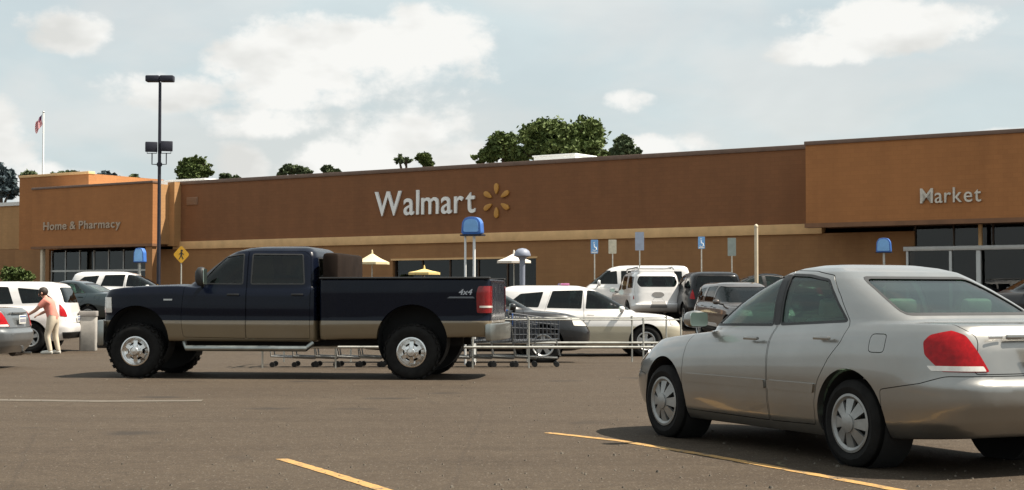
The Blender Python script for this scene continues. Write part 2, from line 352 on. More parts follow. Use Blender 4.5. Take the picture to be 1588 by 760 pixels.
# roof equipment: top-level, each stands on the roof
def roof_box(label, x0, x1, y0, y1, z1, mat, z0=7.7):
    r = empty('rooftop_unit', ST.matrix_basis @ Vector(((x0+x1)/2, y0, z0-BZ)), R(-34.254), label, 'rooftop unit', 'white units on the store roof')
    hx = (x1-x0)/2
    MB().box2((-hx, 0, 0), (hx, y1-y0, z1-z0)).build('housing', mat, r, .03)
    MB().box2((-hx-.06, -.06, z1-z0), (hx+.06, y1-y0+.06, z1-z0+.08)).build('lid', white_roof, r)
    for k in range(4): MB().box2((-hx+.15, -.03, .25+k*.22), (hx-.15, -.005, .36+k*.22)).build('grille', framem, r)
bpy.context.view_layer.update()
roof_box('white boxy unit on the roof under the largest tree', 22.9, 25.7, 6, 8.2, 9.25, white_roof)
roof_box('low white roof section between the small trees and the store name', 12.2, 17.6, 14, 20, 9.35, white_roof)
roof_box('white roof section just left of the largest tree', 17.9, 20.3, 14, 20, 9.7, white_roof)
roof_box('white roof section above the left entrance block, right of the raised parapet', -7.6, -2.4, 5, 9, 9.0, white_roof)

# ------------------------------------------------------------------ wall lettering
def glyph_mesh(ch, size, ext, off):
    cu = bpy.data.curves.new('glyph', 'FONT'); cu.body = ch; cu.size = size; cu.extrude = ext; cu.offset = off; cu.resolution_u = 4
    cu.bevel_depth = .0; o = bpy.data.objects.new('glyph', cu); COL.objects.link(o)
    bpy.context.view_layer.update()
    dg = bpy.context.evaluated_depsgraph_get(); me = bpy.data.meshes.new_from_object(o.evaluated_get(dg)); bpy.data.objects.remove(o); bpy.data.curves.remove(cu)
    a = np.empty(len(me.vertices)*3); me.vertices.foreach_get('co', a); a = a.reshape(-1, 3)
    return me, a
def wall_text(text, t0, t1, z0, capheight, d, mat, parent, gap=.1, bold=.012, ext=.05, adv_space=.35):
    items = []; x = 0; cache = {}
    for ch in text:
        if ch == ' ': x += adv_space*capheight; continue
        me, a = glyph_mesh(ch, capheight*1.38, ext, bold*capheight)
        items.append((me, a, x-a[:, 0].min())); x += a[:, 0].max()-a[:, 0].min()+gap*capheight
    x -= gap*capheight; k = (t1-t0)/x
    for me, a, off in items:
        b = np.stack([(a[:, 0]+off)*k, -a[:, 2]-ext, a[:, 1]], 1); me.vertices.foreach_set('co', b.astype(np.float32).ravel()); me.update()
        link('letter', me, mat, parent)
let = pmat('white_letter', (.88, .87, .84), .5, var=.05, vscale=3); let2 = pmat('aged_letter', (.60, .55, .47), .6, var=.15, vscale=4)
def sign_root(label, t, d, z):
    return empty('store_sign', ST.matrix_basis @ Vector((t, -d, z-BZ)), R(-34.254), label, 'sign')
s1 = sign_root('large white letters of the store name with yellow sunburst on the brown front', 16.2, .02, 5.81)
wall_text('Walmart', 0, 6.95, 0, 1.42, 0, let, s1, gap=.13, bold=.010)
spm = pmat('spark_yellow', (.52, .25, .045), .5, var=.1, vscale=2)
for k in range(6):
    a = R(90+60*k); poly = []
    for j in range(20):
        q = 2*math.pi*j/20; rx = .29*math.cos(q); ry = .135*math.sin(q)*(1+.35*math.cos(q))
        rr = .64+rx; poly.append((8.33+rr*math.cos(a)-ry*math.sin(a), .58+rr*math.sin(a)+ry*math.cos(a)))
    MB().prism(poly, 'y', -.1, 0).build('sunburst_ray', spm, s1, .01)
s2 = sign_root('pale letters on the right entrance block', 48.42, 2.02, 5.33)
wall_text('Market', 0, 2.66, 0, .68, 0, let2, s2, gap=.13, bold=.004, ext=.04)
s3 = sign_root('faded pale letters on the left entrance block', -9.95, 1.92, 5.58)
wall_text('Home & Pharmacy', 0, 7.3, 0, .52, 0, pmat('faded_letter', (.44, .34, .25), .7, var=.15, vscale=4), s3, gap=.14, bold=.026, ext=.03)

# ------------------------------------------------------------------ vehicle workshop
TS = bpy.data.scenes.new('workshop'); TD = TS.view_layers[0].depsgraph
_oa = bpy.data.objects.new('wa', bpy.data.meshes.new('wa')); _ob = bpy.data.objects.new('wb', bpy.data.meshes.new('wb')); TS.collection.objects.link(_oa); TS.collection.objects.link(_ob)
def _eval():
    TS.view_layers[0].update(); d = TS.view_layers[0].depsgraph; d.update()
    return bpy.data.meshes.new_from_object(_oa.evaluated_get(d))
def boolean(a, b, op):
    _oa.data = a; _ob.data = b; _oa.modifiers.clear()
    md = _oa.modifiers.new('b', 'BOOLEAN'); md.operation = op; md.object = _ob; md.solver = 'MANIFOLD'
    r = _eval()
    if len(r.polygons) == 0:
        md.solver = 'EXACT'; r = _eval()
    _oa.modifiers.clear(); return r
def remesh(me, voxel, smooth_it):
    _oa.data = me; _oa.modifiers.clear()
    md = _oa.modifiers.new('r', 'REMESH'); md.mode = 'VOXEL'; md.voxel_size = voxel; md.adaptivity = 0
    if smooth_it:
        sm = _oa.modifiers.new('s', 'SMOOTH'); sm.factor = .5; sm.iterations = smooth_it
    r = _eval(); _oa.modifiers.clear(); return r
_dc = {}
def displaced(me, d):
    k_ = (me.name, round(d, 5))
    if k_ in _dc: return _dc[k_]
    r = me.copy(); _dc[k_] = r; n = len(r.vertices); co = np.empty(n*3, np.float32); no = np.empty(n*3, np.float32)
    r.vertices.foreach_get('co', co); r.vertex_normals.foreach_get('vector', no); r.vertices.foreach_set('co', co+no*d); r.update(); return r
def join(meshes):
    bm = bmesh.new()
    for m in meshes: bm.from_mesh(m)
    r = bpy.data.meshes.new('j'); bm.to_mesh(r); bm.free(); return r
def interp(tab, x):
    return float(np.interp(x, [t[0] for t in tab], [t[1] for t in tab]))
def body_loft(s, inset=0.0):
    """lower body: a plan outline carried up from sill to shoulder, then closed over the hood and deck"""
    nt, nv, ntop = 120, 16, 10; b = MB(); rings = []
    srt = lambda t: sorted(t)
    zb, zt = srt(s['zb']), srt(s['zt']); x0 = s.get('x0', 0)
    def pt(th, v, k):
        c, sn = math.cos(th), math.sin(th); n = s['nf'] if c > 0 else s['nr']
        ux = math.copysign(abs(c)**(2/n), c); uy = math.copysign(abs(sn)**(2/n), sn)
        x = ux*((interp(s['front'], v)-inset) if ux > 0 else -(interp(s['rear'], v)+inset))*1.0
        y = uy*(interp(s['side'], v)-inset)
        return x*k+x0, y*k, x, y
    for i in range(nv):
        v = i/(nv-1); rg = []
        for j in range(nt):
            x, y, _, _ = pt(2*math.pi*(j+.5)/nt, v, 1)
            z0 = interp(zb, x)+inset; z1 = interp(zt, x)-inset-s.get('crown', .03); rg.append((x, y, z0+(z1-z0)*v))
        rings.append(rg)
    for i in range(1, ntop):
        k = 1-(i/ntop)**1.0*.985; rg = []
        for j in range(nt):
            x, y, _, _ = pt(2*math.pi*(j+.5)/nt, 1, k); u = 1-k**4
            rg.append((x, y, interp(zt, x)-inset-s.get('crown', .03)*(1-u)))
        rings.append(rg)
    V = [p for r in rings for p in r]; F = []
    for i in range(len(rings)-1):
        for j in range(nt): F.append((i*nt+j, i*nt+(j+1) % nt, (i+1)*nt+(j+1) % nt, (i+1)*nt+j))
    F.append(tuple(reversed(range(nt)))); F.append(tuple((len(rings)-1)*nt+j for j in range(nt)))
    return b.add(V, F).mesh('lower')
def green_loft(lv, n=4.0, inset=0.0, nb=None):
    """greenhouse: stacked plan outlines (z, x front, x rear, half width)"""
    nt = 120; rings = []
    for z, xf, xr, hw in lv:
        c0 = (xf+xr)/2; hl = max(.02, (xf-xr)/2-inset); h = max(.02, hw-inset); rg = []
        for j in range(nt):
            th = 2*math.pi*(j+.5)/nt; c, sn = math.cos(th), math.sin(th); nn = n if c > 0 or nb is None else nb
            rg.append((c0+hl*math.copysign(abs(c)**(2/nn), c), h*math.copysign(abs(sn)**(2/nn), sn), z-(inset if z > lv[0][0] else 0)))
        rings.append(rg)
    F = []
    for i in range(len(rings)-1):
        for j in range(nt): F.append((i*nt+j, i*nt+(j+1) % nt, (i+1)*nt+(j+1) % nt, (i+1)*nt+j))
    F.append(tuple(reversed(range(nt)))); F.append(tuple((len(rings)-1)*nt+j for j in range(nt)))
    return MB().add([p for r in rings for p in r], F).mesh('green')
def round_poly(P, r=.03, seg=3):
    n = len(P); out = []
    for i in range(n):
        a, b, c = Vector(P[i-1]), Vector(P[i]), Vector(P[(i+1) % n]); d1 = (a-b); d2 = (c-b)
        k = min(r, d1.length*.45, d2.length*.45); p1 = b+d1.normalized()*k; p2 = b+d2.normalized()*k
        for j in range(seg+1):
            t = j/seg; q = p1*(1-t)**2+b*2*t*(1-t)+p2*t*t; out.append((q.x, q.y))
    return out
def offset_poly(P, d):
    """positive d shrinks"""
    n = len(P); A = sum(P[i][0]*P[(i+1) % n][1]-P[(i+1) % n][0]*P[i][1] for i in range(n)); sg = 1 if A > 0 else -1; out = []
    for i in range(n):
        a, b, c = Vector(P[i-1]), Vector(P[i]), Vector(P[(i+1) % n]); e1 = (b-a).normalized(); e2 = (c-b).normalized()
        n1 = Vector((-e1.y, e1.x)); n2 = Vector((-e2.y, e2.x)); m = (n1+n2)
        m = m.normalized() if m.length > 1e-6 else n1; k = d/max(.35, m.dot(n1)); q = b+m*k*sg; out.append((q.x, q.y))
    return out
def pr(poly, axis, lo, hi): return MB().prism(poly, axis, lo, hi).mesh('prism', weld=False)
def boxm(a, b): return MB().box2(a, b).mesh('box')

def tyre_rim(root, x, y, r, width, rr, style, side, mats, grooves=0, name='wheel'):
    """wheel: tyre with sidewall and tread, rim with spokes; axle along y, outer face towards side*y"""
    wl = bpy.data.objects.new(name, None); COL.objects.link(wl); wl.parent = root; wl.location = (x, y, r); wl.empty_display_size = .1
    h = width/2; s = side
    prof = [(rr-.01, -h*.75), (rr+.02, -h*.9), ((rr+r)/2, -h), (r-.045, -h*.95), (r-.012, -h*.80), (r, -h*.62), (r, h*.62), (r-.012, h*.80), (r-.045, h*.95), ((rr+r)/2, h), (rr+.02, h*.9), (rr-.01, h*.75), (rr-.03, 0)]
    t = MB().lathe(prof, 'y', 56, closed=True)
    if grooves:
        for k in range(grooves):
            for q, off in ((-.72, 0), (-.25, .5), (.25, 0), (.72, .5)):
                a = 2*math.pi*(k+off)/grooves; rot = Matrix.Rotation(-a, 3, 'Y')
                t.box(rot @ Vector((r+.004, q*h, 0)), (.022, h*.40, 2*math.pi*r/grooves*.55), rot)
    t.build('tyre', mats['tyre'], wl, smooth=32, weld=False)
    f = s*h*.62                                     # outer face plane of the rim
    m = MB()
    m.lathe([(rr, s*h*.78), (rr-.012, s*h*.86), (rr-.03, s*h*.74), (rr-.045, s*h*.2), (rr-.05, -s*h*.6), (.0, -s*h*.6)], 'y', 48)
    back = m.build('rim_barrel', mats['rimdark'], wl, smooth=40)
    m = MB(); m.lathe([(rr-.004, s*h*.80), (rr+.006, s*h*.92), (rr-.012, s*h*.95), (rr-.034, s*h*.80), (rr-.03, s*h*.6)], 'y', 48)
    if style == 'hubcap':
        n = 8
        for k in range(n):
            a0 = 2*math.pi*k/n; pl = [(-.048, rr-.03), (.048, rr-.03), (.026, .055), (-.026, .055)]
            V = []
            for u, q in pl:
                for dy in (-.012, .012):
                    yy = f+s*(.05*(1-(q/rr)))+dy; V.append(Matrix.Rotation(a0, 3, 'Y') @ Vector((u, yy, q)))
            m.add(V, [(0, 2, 4, 6), (1, 7, 5, 3), (0, 1, 3, 2), (2, 3, 5, 4), (4, 5, 7, 6), (6, 7, 1, 0)])
        m.lathe([(.075, f+s*.02), (.07, f+s*.056), (.045, f+s*.062), (0, f+s*.064)], 'y', 24)
    elif style == 'forged':
        n = 6
        m.lathe([(rr-.03, s*h*.78), (rr-.07, f-s*.01), (rr-.085, f-s*.015)], 'y', 40)
        for k in range(n):
            a0 = 2*math.pi*k/n; pl = [(-.030, rr-.06), (.030, rr-.06), (.034, .07), (-.034, .07)]
            V = []
            for u, q in pl:
                for dy in (-.015, .015): V.append(Matrix.Rotation(a0, 3, 'Y') @ Vector((u, f+s*.02*(1-q/rr)+dy, q)))
            m.add(V, [(0, 2, 4, 6), (1, 7, 5, 3), (0, 1, 3, 2), (2, 3, 5, 4), (4, 5, 7, 6), (6, 7, 1, 0)])
        m.lathe([(.115, f+s*.0), (.11, f+s*.03), (.075, f+s*.04), (.07, f+s*.075), (.055, f+s*.09), (0, f+s*.092)], 'y', 24)
        for k in range(8):
            a0 = 2*math.pi*(k+.5)/8; m.tube([Matrix.Rotation(a0, 3, 'Y') @ Vector((0, f+s*.025, .095)), Matrix.Rotation(a0, 3, 'Y') @ Vector((0, f+s*.055, .095))], .009, 6)
    else:
        n = 5
        for k in range(n):
            a0 = 2*math.pi*k/n; pl = [(-.05, rr-.03), (.05, rr-.03), (.035, .05), (-.035, .05)]; V = []
            for u, q in pl:
                for dy in (-.014, .014): V.append(Matrix.Rotation(a0, 3, 'Y') @ Vector((u, f+dy, q)))
            m.add(V, [(0, 2, 4, 6), (1, 7, 5, 3), (0, 1, 3, 2), (2, 3, 5, 4), (4, 5, 7, 6), (6, 7, 1, 0)])
        m.lathe([(.08, f-s*.01), (.075, f+s*.025), (0, f+s*.03)], 'y', 20)
    m.build('rim', mats['rim'], wl, smooth=30, weld=False)
    return wl

tyre_m = pmat('tyre_rubber', (.011, .0105, .010), .85, var=.4, vscale=9, bump=.3, bscale=90, spec=.2)
rim_m = pmat('alloy_rim', (.44, .44, .43), .38, .75, var=.15, vscale=8); chrome = pmat('polished_metal', (.72, .71, .69), .20, 1.0, var=.12, vscale=7); rimd = pmat('rim_dark', (.035, .034, .033), .6, .3)
blackp = pmat('black_plastic', (.018, .018, .018), .55, var=.2, vscale=10); seatb = pmat('beige_seat_cloth', (.62, .58, .50), .9, var=.15, vscale=8); seatd = pmat('dark_seat_cloth', (.05, .048, .045), .9, var=.2)
redl = pmat('red_lens', (.34, .005, .008), .22, 0, .1, var=.25, vscale=30, spec=.22); clearl = pmat('clear_lens', (.72, .68, .62), .14, .1, 1.0, var=.12, vscale=22); amber = pmat('amber_lens', (.55, .20, .03), .2, 0, 1)
plate_m = pmat('plate_white', (.74, .73, .68), .5, var=.08, vscale=12); shutter = pmat('dark_gap', (.012, .012, .012), .9)
gl_clear = glass_mat('car_glass_green', (.48, .60, .54), .95, .012, 1.5); gl_dark = glass_mat('car_glass_tinted', (.34, .40, .39), .8, .012, 1.45)
def paint(name, color, metal=.35, rough=.34, dirt=.12, coat=1.0, spec=.5):
    m = pmat(name, color, rough, metal, coat, spec=spec, var=.05, vscale=2.2, dirt=((.20, .17, .13), 1.7, .52, dirt), coat_rough=.05); return m

def build_vehicle(name, S, P, loc, rz, label, cat='car', voxel=.03, smooth_it=5, sides=(1, -1), psides=(1, -1), group=None):
    """S: shape spec, P: materials. x forward, y left, z up, origin on the ground."""
    root = empty(name, loc, rz, label, cat, group)
    lofts = lambda inset: [body_loft(l, inset) for l in S['lower']]+[green_loft(S['green'], S.get('gn', 4), inset, S.get('gnb'))]
    M0 = remesh(join(lofts(0)+[e for e in S.get('extra', [])]), voxel, smooth_it)
    B = M0
    cx0, cx1, cz = S['cabin']
    cav = remesh(join(lofts(.055)), .045, 2); cav = boolean(cav, boxm((cx0, -2, cz), (cx1, 2, 3)), 'INTERSECT')
    B = boolean(B, cav, 'DIFFERENCE')
    for x, zc, r in S['arches']:
        for sd in (1, -1):
            cyl = MB().lathe([(0, sd*S['arch_in']), (r, sd*S['arch_in']), (r, sd*1.6), (0, sd*1.6)], 'y', 48, (x, 0, zc)).mesh('c')
            B = boolean(B, cyl, 'DIFFERENCE')
            MB().lathe([(.0, sd*(S['arch_in']+.012)), (r-.012, sd*(S['arch_in']+.012)), (r-.012, sd*(S['track']+.06))], 'y', 40, (x, 0, zc)).build('wheel_liner', shutter, root, smooth=40)
    for c in S.get('cuts', []): B = boolean(B, c, 'DIFFERENCE')
    Min, Mout = displaced(M0, -.014), displaced(M0, -.007)
    for w_ in S['windows']:
        poly = round_poly(w_['poly'], w_.get('r', .035)); ax = w_['axis']; jobs = []
        if ax == 'y':
            for sd in sides: jobs.append((.25, 1.5) if sd > 0 else (-1.5, -.25))
        else: jobs.append(w_['range'])
        for rg in jobs:
            j = pr(poly, ax, *rg)
            B = boolean(B, j, 'DIFFERENCE')
            gl = boolean(boolean(Mout, j, 'INTERSECT'), Min, 'DIFFERENCE')
            link(w_.get('name', 'window'), gl, P.get(w_.get('glass', 'glass')), root, 40)
            if S.get('seals', True):                              # rubber surround, just inside the opening
                ring = boolean(pr(offset_poly(poly, -.004), ax, *rg), pr(offset_poly(poly, .016), ax, -4, 4), 'DIFFERENCE')
                sl = boolean(boolean(displaced(M0, .0015), ring, 'INTERSECT'), displaced(M0, -.012), 'DIFFERENCE')
                if len(sl.polygons): link('window_seal', sl, blackp, root, 40)
    two = S.get('two_tone')
    def finish(me, nm, mat):
        if two and mat is P['paint']:
            bm = bmesh.new(); bm.from_mesh(me); bmesh.ops.bisect_plane(bm, geom=bm.verts[:]+bm.edges[:]+bm.faces[:], plane_co=(0, 0, two), plane_no=(0, 0, 1))
            me.materials.clear(); me.materials.append(P['paint']); me.materials.append(P['lower'])
            for f in bm.faces: f.material_index = 1 if f.calc_center_median().z < two else 0
            bm.to_mesh(me); bm.free(); return link(nm, me, None, root, 35)
        for p_ in me.polygons: p_.material_index = 0
        return link(nm, me, mat, root, 35)
    for pc in S.get('panels', []):                                # doors, bumpers, lids: real separate pieces with a gap
        poly = round_poly(pc['poly'], pc.get('r', .03)); ax = pc['axis']
        for sd in (psides if ax == 'y' and not pc.get('both') else (1,)):
            if ax == 'y' and not pc.get('both'): rg = (.32, 1.6) if sd > 0 else (-1.6, -.32)
            else: rg = pc.get('range', (-1.6, 1.6))
            piece = boolean(B, pr(offset_poly(poly, .006), ax, *rg), 'INTERSECT'); B = boolean(B, pr(poly, ax, *rg), 'DIFFERENCE')
            if len(piece.polygons): finish(piece, pc['name'], P[pc.get('mat', 'paint')])
    finish(B, 'body', P['paint'])
    for sk in S.get('skins', []):                                 # lamps, grilles, mouldings that sit on the body surface
        for sd in ((1, -1) if sk.get('mirror') else (1,)):
            cut = displaced(M0, sk.get('out', .004))
            for ax, poly, rg in sk['prisms']:
                q = poly; r2 = rg
                if sd < 0:
                    if ax == 'x': q = [(-a, b) for a, b in poly]
                    elif ax == 'z': q = [(a, -b) for a, b in poly]
                    else: r2 = (-rg[1], -rg[0])
                cut = boolean(cut, pr(round_poly(q, sk.get('r', .02)), ax, *r2), 'INTERSECT')
            cut = boolean(cut, displaced(M0, sk.get('in', -.02)), 'DIFFERENCE')
            if len(cut.polygons):
                for p_ in cut.polygons: p_.material_index = 0
                link(sk['name'], cut, sk['mat'] if not isinstance(sk['mat'], str) else P[sk['mat']], root, 40)
    wm = {'tyre': tyre_m, 'rim': P.get('rim', rim_m), 'rimdark': rimd}
    for x in S['axles']:
        for sd in (1, -1): tyre_rim(root, x, sd*S['track'], S['wheel'][0], S['wheel'][1], S['wheel'][2], S.get('wheel_style', 'star'), sd, wm, S.get('grooves', 0))
    for h in S.get('handles', []):
        for sd in psides:
            y = sd*S['handle_y'](*h); b = MB(); b.box((h[0], y+sd*.022, h[1]), (.19, .018, .028)); b.box((h[0]-.075, y+sd*.008, h[1]), (.025, .03, .022)); b.box((h[0]+.075, y+sd*.008, h[1]), (.025, .03, .022))
            b.build('door_handle', P.get('handle', P['paint']), root, .006)
    if 'mirror' in S:
        mx, my, mz, sx_, sy_, sz_ = S['mirror']
        for sd in (1, -1):
            b = MB(); b.lathe([(.001, -.5), (.30, -.44), (.47, -.2), (.5, .15), (.46, .42), (.40, .5), (.001, .5)], 'x', 20)
            vs_ = []
            for v in b.v:
                x_, y_, z_ = v; r_ = math.hypot(y_, z_)
                if r_ > 1e-3:
                    k = max(abs(y_), abs(z_))/r_; k = .35+.65*(1/max(k, .2)-0) if False else 1+.28*(r_/max(abs(y_), abs(z_))-1)
                    y_, z_ = y_*k, z_*k
                vs_.append((mx-x_*sx_, sd*my+y_*sy_, mz+z_*sz_))
            b.v = vs_; mo = b.build('wing_mirror', P.get('mirror', P['paint']), root, smooth=40)
            MB().tube([(mx+.02, sd*(my-sy_*.4), mz-.3*sz_), (mx+.03, sd*(my-sy_*.9-.03), mz-.45*sz_)], [.03, .035], 8).build('mirror_arm', blackp, root, smooth=40)
            g_ = MB().prism(round_poly([(sd*my-sy_*.41, mz-sz_*.40), (sd*my+sy_*.41, mz-sz_*.40), (sd*my+sy_*.41, mz+sz_*.40), (sd*my-sy_*.41, mz+sz_*.40)], .03), 'x', mx-sx_*.5-.006, mx-sx_*.5+.001).build('mirror_glass', mirror_m, mo)
    # interior: floor, dash, seats, wheel
    b = MB(); fl = S.get('seat_z', .42); b.box2((cx0+.05, -.6, cz+.005), (cx1-.05, .6, cz+.03)); b.build('cabin_floor', seatd, root)
    sm = P.get('seat', seatd); n_rows = S.get('rows', [.05, -.85])
    for i, xr in enumerate(n_rows):
        for ys_ in (.37, -.37):
            st = MB().box((xr, ys_, fl+.04), (.5, .5, .18)).build('seat', sm, root, .05)
            MB().box((xr-.27, ys_, fl+.36), (.14, .48, .58), Matrix.Rotation(-.22, 3, 'Y')).build('seat_back', sm, st, .05)
            MB().box((xr-.345, ys_, fl+.73), (.09, .26, .15), Matrix.Rotation(-.2, 3, 'Y')).build('headrest', sm, st, .035)
    dx = S.get('dash', .72)
    MB().box((dx, 0, fl+.42), (.32, 1.25, .22)).build('dashboard', seatd, root, .06)
    sw = MB(); c_ = Vector((dx-.26, .37, fl+.47)); rt = Matrix.Rotation(-.45, 3, 'Y')
    sw.tube([c_+rt @ Vector((0, .18*math.cos(a*math.pi/10), .18*math.sin(a*math.pi/10))) for a in range(21)], .016, 6, False); sw.box(c_, (.03, .34, .04), rt); sw.tube([c_, c_+Vector((.2, 0, -.08))], .03, 6)
    sw.build('steering_wheel', blackp, root, smooth=40)
    return root
mirror_m = pmat('mirror_glass', (.70, .84, .74), .28, 1.0)
def plate(root, x, y, z, nx, w_=.305, h_=.155):
    b = MB().box((x, y, z), (.012, w_, h_)).build('licence_plate', plate_m, root, .004)
    MB().box((x+.007*nx, y, z+h_*.33), (.004, w_*.9, h_*.16)).build('plate_strip', pmat('plate_blue', (.10, .15, .30), .5), b)
    m = MB()
    for k in range(6): m.box((x+.007*nx, y-w_*.36+k*w_*.144, z-.015), (.004, w_*.075, h_*.42))
    m.build('plate_marks', pmat('plate_ink', (.09, .10, .18), .5), b)

# ------------------------------------------------------------------ silver sedan
silver = paint('silver_paint', (.305, .297, .278), .9, .36, .10)
SED_LOW = dict(zb=[(-2.6, .34), (-2.3, .27), (-1.7, .23), (-.9, .19), (.9, .19), (1.9, .20), (2.5, .24)],
    zt=[(-2.6, .98), (-2.46, 1.06), (-2.32, 1.105), (-1.7, 1.11), (-1.1, 1.10), (-.3, 1.05), (.5, 1.01), (.9, .98), (1.6, .92), (2.0, .85), (2.25, .75), (2.5, .62)],
    front=[(0, 2.20), (.15, 2.30), (.5, 2.34), (.75, 2.26), (1, 2.05)], rear=[(0, -2.33), (.12, -2.44), (.28, -2.50), (.48, -2.50), (.53, -2.46), (.8, -2.41), (.93, -2.37), (1, -2.30)],
    side=[(0, .80), (.10, .862), (.3, .892), (.55, .905), (.75, .898), (.9, .868), (1, .80)], nf=4.2, nr=5.5, crown=.035)
SED_GREEN = [(.85, 1.18, -2.0, .80), (.97, 1.03, -1.94, .80), (1.05, .90, -1.86, .785), (1.12, .77, -1.74, .770), (1.22, .57, -1.53, .745), (1.32, .33, -1.31, .708), (1.41, .06, -1.09, .665), (1.465, -.10, -.95, .615), (1.50, -.22, -.80, .53), (1.525, -.34, -.65, .38), (1.533, -.44, -.54, .2)]
def arc_pts(cx, cz, r, a0, a1, n): return [(cx+r*math.cos(R(a0+(a1-a0)*i/n)), cz+r*math.sin(R(a0+(a1-a0)*i/n))) for i in range(n+1)]
SED_WIN = [dict(axis='y', poly=[(.80, 1.02), (.53, 1.215), (.25, 1.355), (-.02, 1.435), (-.22, 1.455), (-.27, 1.035)]),
    dict(axis='y', poly=[(-.36, 1.04), (-.31, 1.455), (-.58, 1.445), (-.86, 1.405), (-1.04, 1.25), (-1.24, 1.08)]),
    dict(axis='x', name='windshield', poly=[(-.69, 1.02), (.69, 1.02), (.645, 1.21), (.565, 1.42), (-.565, 1.42), (-.645, 1.21)], range=(-.15, 1.6), r=.06),
    dict(axis='x', name='rear_window', poly=[(-.61, 1.135), (.61, 1.135), (.57, 1.29), (.51, 1.425), (-.51, 1.425), (-.57, 1.29)], range=(-2.3, -.93), r=.06)]
def sed_hy(x, z): return .897
sedan = dict(lower=[SED_LOW], green=SED_GREEN, gn=4.4, gnb=7, cabin=(-1.66, .98, .34), arches=[(1.36, .345, .388), (-1.36, .345, .388)], arch_in=.55, windows=SED_WIN,
    panels=[dict(name='door', axis='y', poly=[(.98, .28), (1.01, .55), (.96, .90), (.88, 1.0), (.55, 1.255), (.26, 1.395), (-.02, 1.472), (-.29, 1.485), (-.32, 1.0), (-.31, .27)]),
            dict(name='door', axis='y', poly=[(-.32, .27), (-.33, 1.0), (-.295, 1.485), (-.6, 1.477), (-.88, 1.44), (-1.08, 1.27), (-1.30, 1.045), (-1.27, .93), (-1.13, .79), (-1.0, .62), (-.945, .45), (-.93, .28)]),
            dict(name='fuel_flap', axis='y', poly=[(-1.76, .86), (-1.59, .86), (-1.59, 1.0), (-1.76, 1.0)], r=.04),
            dict(name='trunk_lid', axis='x', poly=[(-.60, .725), (.60, .725), (.52, .98), (.60, 1.06), (.60, 1.16), (-.60, 1.16), (-.60, 1.06), (-.52, .98)], range=(-2.7, -1.86), r=.04),
            dict(name='rear_bumper', axis='y', both=True, poly=[(-2.7, .12), (-2.7, .72), (-2.28, .715), (-2.1, .66), (-1.72, .60), (-1.735, .12)]),
            dict(name='front_bumper', axis='y', both=True, poly=[(2.7, .1), (2.7, .60), (2.2, .60), (1.74, .56), (1.735, .12)]),
            dict(name='hood', axis='z', poly=[(1.12, .70), (1.12, -.70), (1.9, -.66), (2.16, -.5), (2.22, 0), (2.16, .5), (1.9, .66)], range=(.76, 1.2))],
    skins=[dict(name='tail_light', mirror=True, mat=redl, out=.010, r=.016, prisms=[('x', [(.49, .745), (.95, .745), (.95, 1.03), (.66, 1.035), (.60, 1.0)], (-2.7, -1.5)), ('y', [(-2.7, .70), (-2.7, 1.05), (-2.27, 1.04), (-2.13, 1.0), (-2.10, .95), (-2.13, .86), (-2.26, .745)], (0, 1.2))]),
           dict(name='reverse_light', mirror=True, mat=clearl, out=.012, r=.008, prisms=[('x', [(.515, .75), (.80, .75), (.80, .785), (.53, .785)], (-2.7, -1.5)), ('y', [(-2.7, .70), (-2.7, .80), (-2.13, .80), (-2.2, .742)], (0, 1.2))]),
           dict(name='headlight', mirror=True, mat=clearl, out=.006, prisms=[('x', [(.45, .60), (.9, .62), (.9, .80), (.55, .74)], (1.7, 2.7)), ('y', [(2.7, .5), (2.7, .9), (1.9, .86), (1.8, .74), (2.0, .62)], (0, 1.2))]),
           dict(name='side_moulding', mirror=True, mat='paint', out=.014, r=.01, prisms=[('y', [(.94, .53), (.94, .60), (-.295, .60), (-.295, .53)], (.3, 1.2))]),
           dict(name='side_moulding', mirror=True, mat='paint', out=.014, r=.01, prisms=[('y', [(-.345, .53), (-.345, .60), (-.965, .60), (-.945, .53)], (.3, 1.2))]),
           dict(name='pillar_trim', mirror=True, mat=blackp, out=.003, r=.005, prisms=[('y', [(-.278, 1.04), (-.228, 1.452), (-.303, 1.452), (-.352, 1.045)], (.3, 1.2))])],
    axles=(1.36, -1.36), track=.775, wheel=(.325, .205, .215), wheel_style='hubcap', handles=[(-.12, .93), (-1.08, .955)], handle_y=sed_hy, mirror=(.66, .965, 1.075, .13, .21, .15), rows=[-.16, -1.0], seat_z=.45, dash=.56)
CAM_A = R(25.0)
SEDP = dict(paint=silver, glass=gl_clear, seat=seatb, rim=pmat('dull_hubcap', (.30, .30, .29), .42, .6, var=.2, vscale=8))
fw = Vector((-math.sin(CAM_A), math.cos(CAM_A), 0)); lf = Vector((-fw.y, fw.x, 0))
rear_near = Vector((2.55, 11.70, 0))        # contact of the near rear wheel
org = rear_near - lf*.80 + fw*1.28
sed = build_vehicle('silver_sedan', sedan, SEDP, org, math.atan2(fw.y, fw.x), 'silver sedan seen from behind in the near parking bay', 'sedan', voxel=.0185, smooth_it=3, psides=(1,))
plate(sed, -2.475, 0, .865, -1)
pl = MB(); pl.box((-2.41, .0, .985), (.03, .62, .035)); pl.build('plate_garnish', silver, sed, .01)
pl = MB(); pl.box((-2.40, .40, .985), (.012, .12, .018)); pl.build('badge', chrome, sed, .003)
pl = MB(); pl.tube([(-2.3, -.45, .25), (-2.47, -.45, .24)], .028, 12); pl.build('exhaust_tip', chrome, sed, smooth=40)
pl = MB(); pl.tube([(-2.22, -.18, .27), (-2.22, -.62, .27)], [.07, .07], 12); pl.build('muffler', pmat('muffler_steel', (.12, .10, .085), .6, .5), sed, smooth=40)

